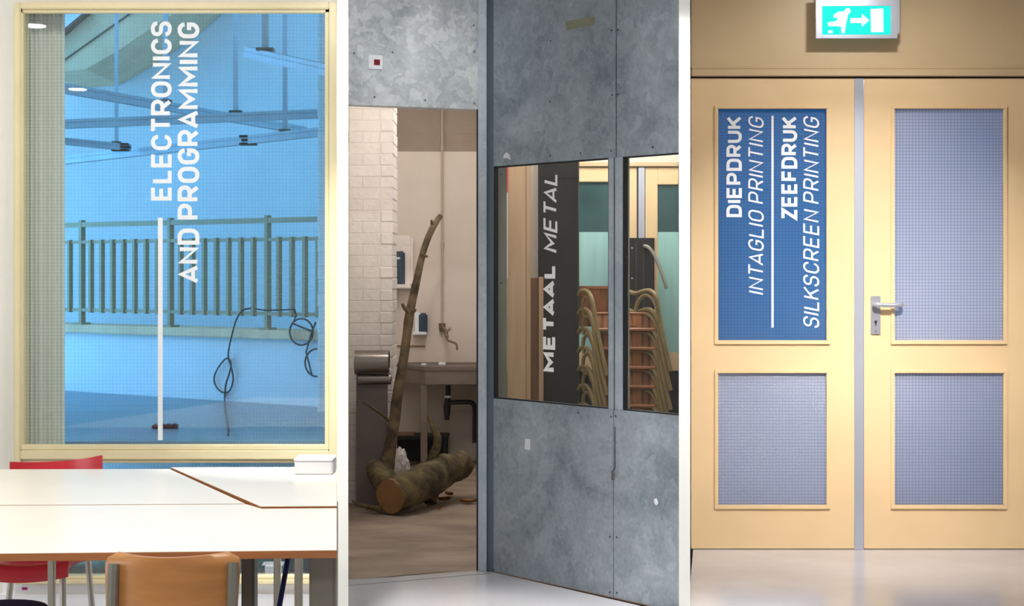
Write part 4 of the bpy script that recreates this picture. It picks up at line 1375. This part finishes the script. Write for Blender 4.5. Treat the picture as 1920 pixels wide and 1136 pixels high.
MB().box(PX(1205, 9.29), PX(1212, 9.29), 9.265, 9.299, PZ(465, 9.29), PZ(458, 9.29)).build('hook', 'dark_metal', ht)

# stacked rattan armchairs


def rattan_parts(root):
    y0 = 545.0
    Yq = 8.42

    def Q(px, py, dy=0.0):
        v = P(px, py, Yq)
        return Vector((v.x, v.y + dy, v.z))
    r = .0125
    # side frame seen at the black panel, then the one beside the cabinet
    for nm, pts in (('arm_frame', [(1087, y0 + 9, .155), (1090, y0 + 3, .14), (1097, y0 + 0, .1), (1105, y0 + 5, .05), (1111, y0 + 20, 0), (1118, y0 + 62, 0), (1127, y0 + 110, -.02), (1137, y0 + 158, -.04)]),
                    ('arm_frame', [(1166, y0 + 2, .28), (1182, y0 + 2, .22), (1196, y0 + 6, .16), (1210, y0 + 1, .1), (1222, y0 + 1, .05), (1230, y0 + 12, 0), (1235, y0 + 40, 0), (1243, y0 + 90, -.02), (1256, y0 + 150, -.04)])):
        MB().tube(smooth_path([Q(*p) for p in pts], 4), r, 8).build(nm, 'bamboo', root, smooth=True)
    for pts in ([(1097, y0 + 48, .1), (1095, y0 + 26, .1), (1099, y0 + 14, .08), (1106, y0 + 14, .06), (1111, y0 + 26, .02)],
                [(1194, y0 + 46, .12), (1197, y0 + 28, .12), (1205, y0 + 13, .1), (1216, y0 + 9, .07), (1226, y0 + 18, .03), (1232, y0 + 34, .0)]):
        MB().tube(smooth_path([Q(*p) for p in pts], 4), r * .85, 8).build('arm_loop', 'bamboo', root, smooth=True)
    # woven back: a gently bowed panel, tilted so that the next chair nests under it
    n = 10
    v, f = [], []
    for row, (py, dy) in enumerate(((y0 + 43, .05), (y0 + 58, .03), (y0 + 73, .01))):
        for i in range(n + 1):
            u = i / n
            v.append(Q(1114 + 121 * u + row * 2.5, py, dy + .05 * math.sin(math.pi * u)))
    for row in range(2):
        for i in range(n):
            a = row * (n + 1) + i
            f.append((a, a + 1, a + n + 2, a + n + 1))
    nv = len(v)
    v += [p + Vector((0, .012, 0)) for p in v]
    f += [tuple(nv + k for k in reversed(q)) for q in list(f)]
    bd = [i for i in range(n + 1)] + [n + 1 + n] + [2 * (n + 1) + i for i in range(n, -1, -1)] + [n + 1]
    for i in range(len(bd)):
        a, b = bd[i], bd[(i + 1) % len(bd)]
        f.append((a, b, nv + b, nv + a))
    MB().add(v, f).build('woven_back', 'rattan', root, smooth=True)
    MB().tube([Q(1119 + 121 * i / n, y0 + 73, -.004 + .05 * math.sin(math.pi * i / n)) for i in range(n + 1)], .009, 6).build('back_binding', 'rattan_edge', root, smooth=True)
    MB().tube([Q(1113 + 121 * i / n, y0 + 43, .045 + .05 * math.sin(math.pi * i / n)) for i in range(n + 1)], .006, 6).build('back_binding', 'rattan_edge', root, smooth=True)
    # woven seat behind the back and the rear legs
    a, b = Q(1120, y0 + 66, .06), Q(1236, y0 + 66, .06)
    MB().box(a.x, b.x, a.y, a.y + .34, a.z - .012, a.z).build('woven_seat', 'rattan', root, bevel=.004)
    for px in (1126, 1230):
        MB().tube([Q(px, y0 + 68, .38), Q(px + 12, y0 + 158, .42)], r * .9, 8).build('leg', 'bamboo', root, smooth=True)


pitch = 36.0 / F * 8.42
first = None
foot = 545 + 158
n_st = int(round((506 + H * F / 8.42 - foot - 0) / 36.0))
NTH = ['topmost', 'second', 'third', 'fourth', 'fifth', 'sixth', 'seventh', 'eighth', 'ninth', 'tenth']
for k in range(n_st + 1):
    lab = 'topmost rattan armchair of the stack inside the sheet metal wall' if k == 0 else 'rattan armchair nested %s from the top of its stack' % NTH[k]
    root = thing('rattan_armchair', P(1170, 703, 8.42), lab, 'chair', 'stacked rattan armchairs')
    if first is None:
        rattan_parts(root)
        first = root
    else:
        for chd in list(first.children):
            c2 = chd.copy(); C.objects.link(c2); c2.parent = root
    root.location.z -= k * pitch
# one more woven back leaning upright at the rear of the stack, part of the top chair
tb = P(1112, 537, 8.9)
MB().box(PX(1086, 8.75), PX(1141, 8.75), 8.74, 8.76, PZ(612, 8.75), PZ(540, 8.75)).build('woven_headrest', 'rattan', first, bevel=.004)
MB().box(PX(1085, 8.75), PX(1142, 8.75), 8.735, 8.765, PZ(542, 8.75), PZ(536, 8.75)).build('headrest_binding', 'rattan_edge', first, bevel=.003)

# ================================================================== BAY 3: yellow double doors
x3a, x3b = PX(1296, Y3), PX(1935, Y3)
zh = PZ(146, Y3)
struct('wall_doors', MB().box(PX(1296, Y3), HALL_R, Y3, Y3 + .12, PZ(124, Y3), CEIL).box(PX(1936, Y3), HALL_R, Y3, Y3 + .12, 0, PZ(124, Y3)), 'transom', 'warm beige painted panel above the yellow double doors')
hf = thing('trim_3', (PX(1606, Y3), Y3, PZ(145, Y3)), 'beige head frame over the yellow double doors', kind='structure')
MB().box(x3a, x3b, Y3 - .02, Y3 + .1, PZ(143.5, Y3), PZ(130, Y3)).build('head_board', 'transom', hf, bevel=.003)
MB().box(x3a, x3b, Y3 - .008, Y3 + .1, PZ(130, Y3), PZ(123, Y3)).build('cover_strip', 'transom', hf, bevel=.003)
MB().box(x3a, x3b, Y3 + .005, Y3 + .05, PZ(147, Y3), PZ(143.5, Y3)).build('shadow_gap', 'dark_gap', hf)
MB().box(x3a, x3b, Y3 + .005, Y3 + .05, 0, .006).build('threshold', 'dark_gap', hf)

GY = ((202, 640), (698, 949))


def leaf_door(idx, a, b, g0, g1, label, blue):
    d = thing('door_%d' % idx, (PX((a + b) / 2, Y3), Y3, 0), label, kind='structure')

    def part(nm, x0, y0, x1, y1, mat='door_yellow', dy=0., dp=.045, bv=.0, par=None):
        return pbox(x0, y0, x1, y1, Y3 + dy, dp).build(nm, mat, par or d, bevel=bv)
    yt, yb_ = 147, 1028.5
    part('stile', a, yt, g0, yb_); part('stile', g1, yt, b, yb_)
    part('rail', g0, yt, g1, GY[0][0]); part('rail', g0, GY[0][1], g1, GY[1][0]); part('rail', g0, GY[1][1], g1, yb_)
    panes = []
    for i, (y0, y1) in enumerate(GY):
        for nm, q in (('glazing_bead', (g0 - 4, y0 - 5, g1 + 4, y0 + 2)), ('glazing_bead', (g0 - 4, y1 - 2, g1 + 4, y1 + 6)), ('glazing_bead', (g0 - 4, y0, g0 + 3, y1)), ('glazing_bead', (g1 - 3, y0, g1 + 4, y1))):
            part(nm, *q, 'door_yellow', -.012, .02, .003)
        panes.append(part('glass_pane', g0, y0, g1, y1, 'fig_blue_refl' if (blue and i == 0) else 'fig_grey', .008, .006))
    return d, panes


dl, pl = leaf_door(2, 1296, 1602, 1344, 1553, 'yellow door leaf with a blue reflection tinted into the glass and white printing room lettering', True)
dr_, pr_ = leaf_door(3, 1620, 1935, 1675, 1885, 'yellow door leaf with frosted wired glass and lever handle', False)
tl_ = Y3 + .008 - .002
vertical_text(pl[0], 'DIEPDRUK', 1362, 1391, 407, 218, tl_, 'letter', .2)
vertical_text(pl[0], 'INTAGLIO PRINTING', 1403, 1432, 553, 216, tl_, 'letter', .115, .2, gap=.16)
vertical_text(pl[0], 'ZEEFDRUK', 1465, 1495, 412, 218, tl_, 'letter', .2)
vertical_text(pl[0], 'SILKSCREEN PRINTING', 1506, 1536, 616, 216, tl_, 'letter', .115, .2, gap=.16)
pbox(1446.5, 217, 1450.5, 614, tl_, .0015).build('lettering_bar', 'letter', pl[0])
ms = pbox(1602.5, 147, 1619.5, 1031, Y3 - .012, .03).build('trim_4', 'aluminium', bevel=.002)
tag(ms, 'silver aluminium strip where the two yellow door leaves meet', kind='structure')
# lever handle
hp = pbox(1633, 555, 1651, 627, Y3 - .009, .009).build('handle_plate', 'alu_plate', dr_, bevel=.002)
ly_ = Y3 - .055
hx = [P(1642, 571, Y3), P(1642, 571, ly_ + .012), P(1646, 571, ly_), P(1660, 572, ly_), P(1682, 572, ly_), P(1690, 572, ly_ + .008), P(1691, 571, ly_ + .03)]
MB().tube(smooth_path(hx, 4), .0115, 12).build('lever', 'alu_plate', hp, smooth=True)
MB().lathe([(.014, -.013), (.014, .0)], P(1642, 571, Y3), 20, 'Y').build('rosette', 'alu_plate', hp)
k0 = P(1642, 603, Y3 - .0095)
MB().lathe([(.008, -.001), (.008, .004)], k0, 16, 'Y').box(k0.x - .004, k0.x + .004, k0.y - .001, k0.y + .004, k0.z - .022, k0.z).build('key_cylinder', 'dark_metal', hp)
k1 = P(1642, 621, Y3 - .0095)
MB().lathe([(.004, -.001), (.004, .003)], k1, 10, 'Y').build('plate_screw', 'dark_metal', hp)

# exit sign
YE = Y3 - .1
ex = thing('exit_sign', (PX(1606, YE), YE, PZ(72, YE)), 'lit green emergency exit sign with running figure, arrow and door', 'exit sign')
MB().box(PX(1534, Y3), PX(1679, Y3), YE + .012, Y3, PZ(68, Y3), PZ(-8, Y3)).build('housing', 'aluminium', ex, bevel=.003)
for q in ((1530, -9, 1541.5, 72), (1670.5, -9, 1683, 72), (1541.5, 65, 1670.5, 72), (1541.5, -9, 1670.5, 11)):
    pbox(*q, YE, .02).build('frame_bar', 'aluminium', ex, bevel=.0015)
pan = pbox(1541, 10, 1671, 66, YE + .006, .008).build('light_panel', 'sign_cyan', ex)
YS_ = YE + .004


def sgn(name, pts):
    MB().face_prism([(PX(x, YS_), PZ(y, YS_)) for x, y in pts], YS_, YS_ + .001).build(name, 'sign_white', pan)


def disc(cx, cy, r, n=16):
    return [(cx + r * math.cos(2 * math.pi * i / n), cy + r * math.sin(2 * math.pi * i / n)) for i in range(n)]


sgn('door_symbol', [(1632.5, 17), (1656, 16), (1656.5, 60), (1633.5, 60.5)])
sgn('arrow_symbol', [(1594.5, 34), (1616, 34), (1616, 26), (1630, 38), (1616, 50), (1616, 43), (1594.5, 43)])
sgn('figure_head', disc(1589.5, 20.5, 5.5))
sgn('figure_body', [(1563, 28), (1572, 22), (1584, 21), (1590, 27), (1588, 38), (1586, 46), (1584, 62), (1578, 62), (1577, 50), (1570, 49), (1553, 49), (1552, 42), (1567, 40), (1572, 34), (1563, 33)])
sgn('figure_foot', [(1553, 57), (1561, 57), (1561, 62), (1553, 62)])

# the print room behind the doors
struct('floor_print_room', MB().plan([ray(1293.5, Y3 + .06), (HALL_R, Y3 + .06), (HALL_R, 11.5), ray(1293.5, 11.5)], -.1, -.001), 'floor', 'floor of the print room behind the yellow doors')
struct('ceiling_print_room', MB().plan([ray(1293.5, Y3 + .12), (HALL_R, Y3 + .12), (HALL_R, 11.5), ray(1293.5, 11.5)], 3.0, 3.1), 'ceiling', 'ceiling of the print room')
struct('wall_print_room', MB().box(PX(1294, 11.5), HALL_R, 11.5, 11.6, 0, 3.0), 'white_wall', 'white wall of the print room behind the yellow doors')
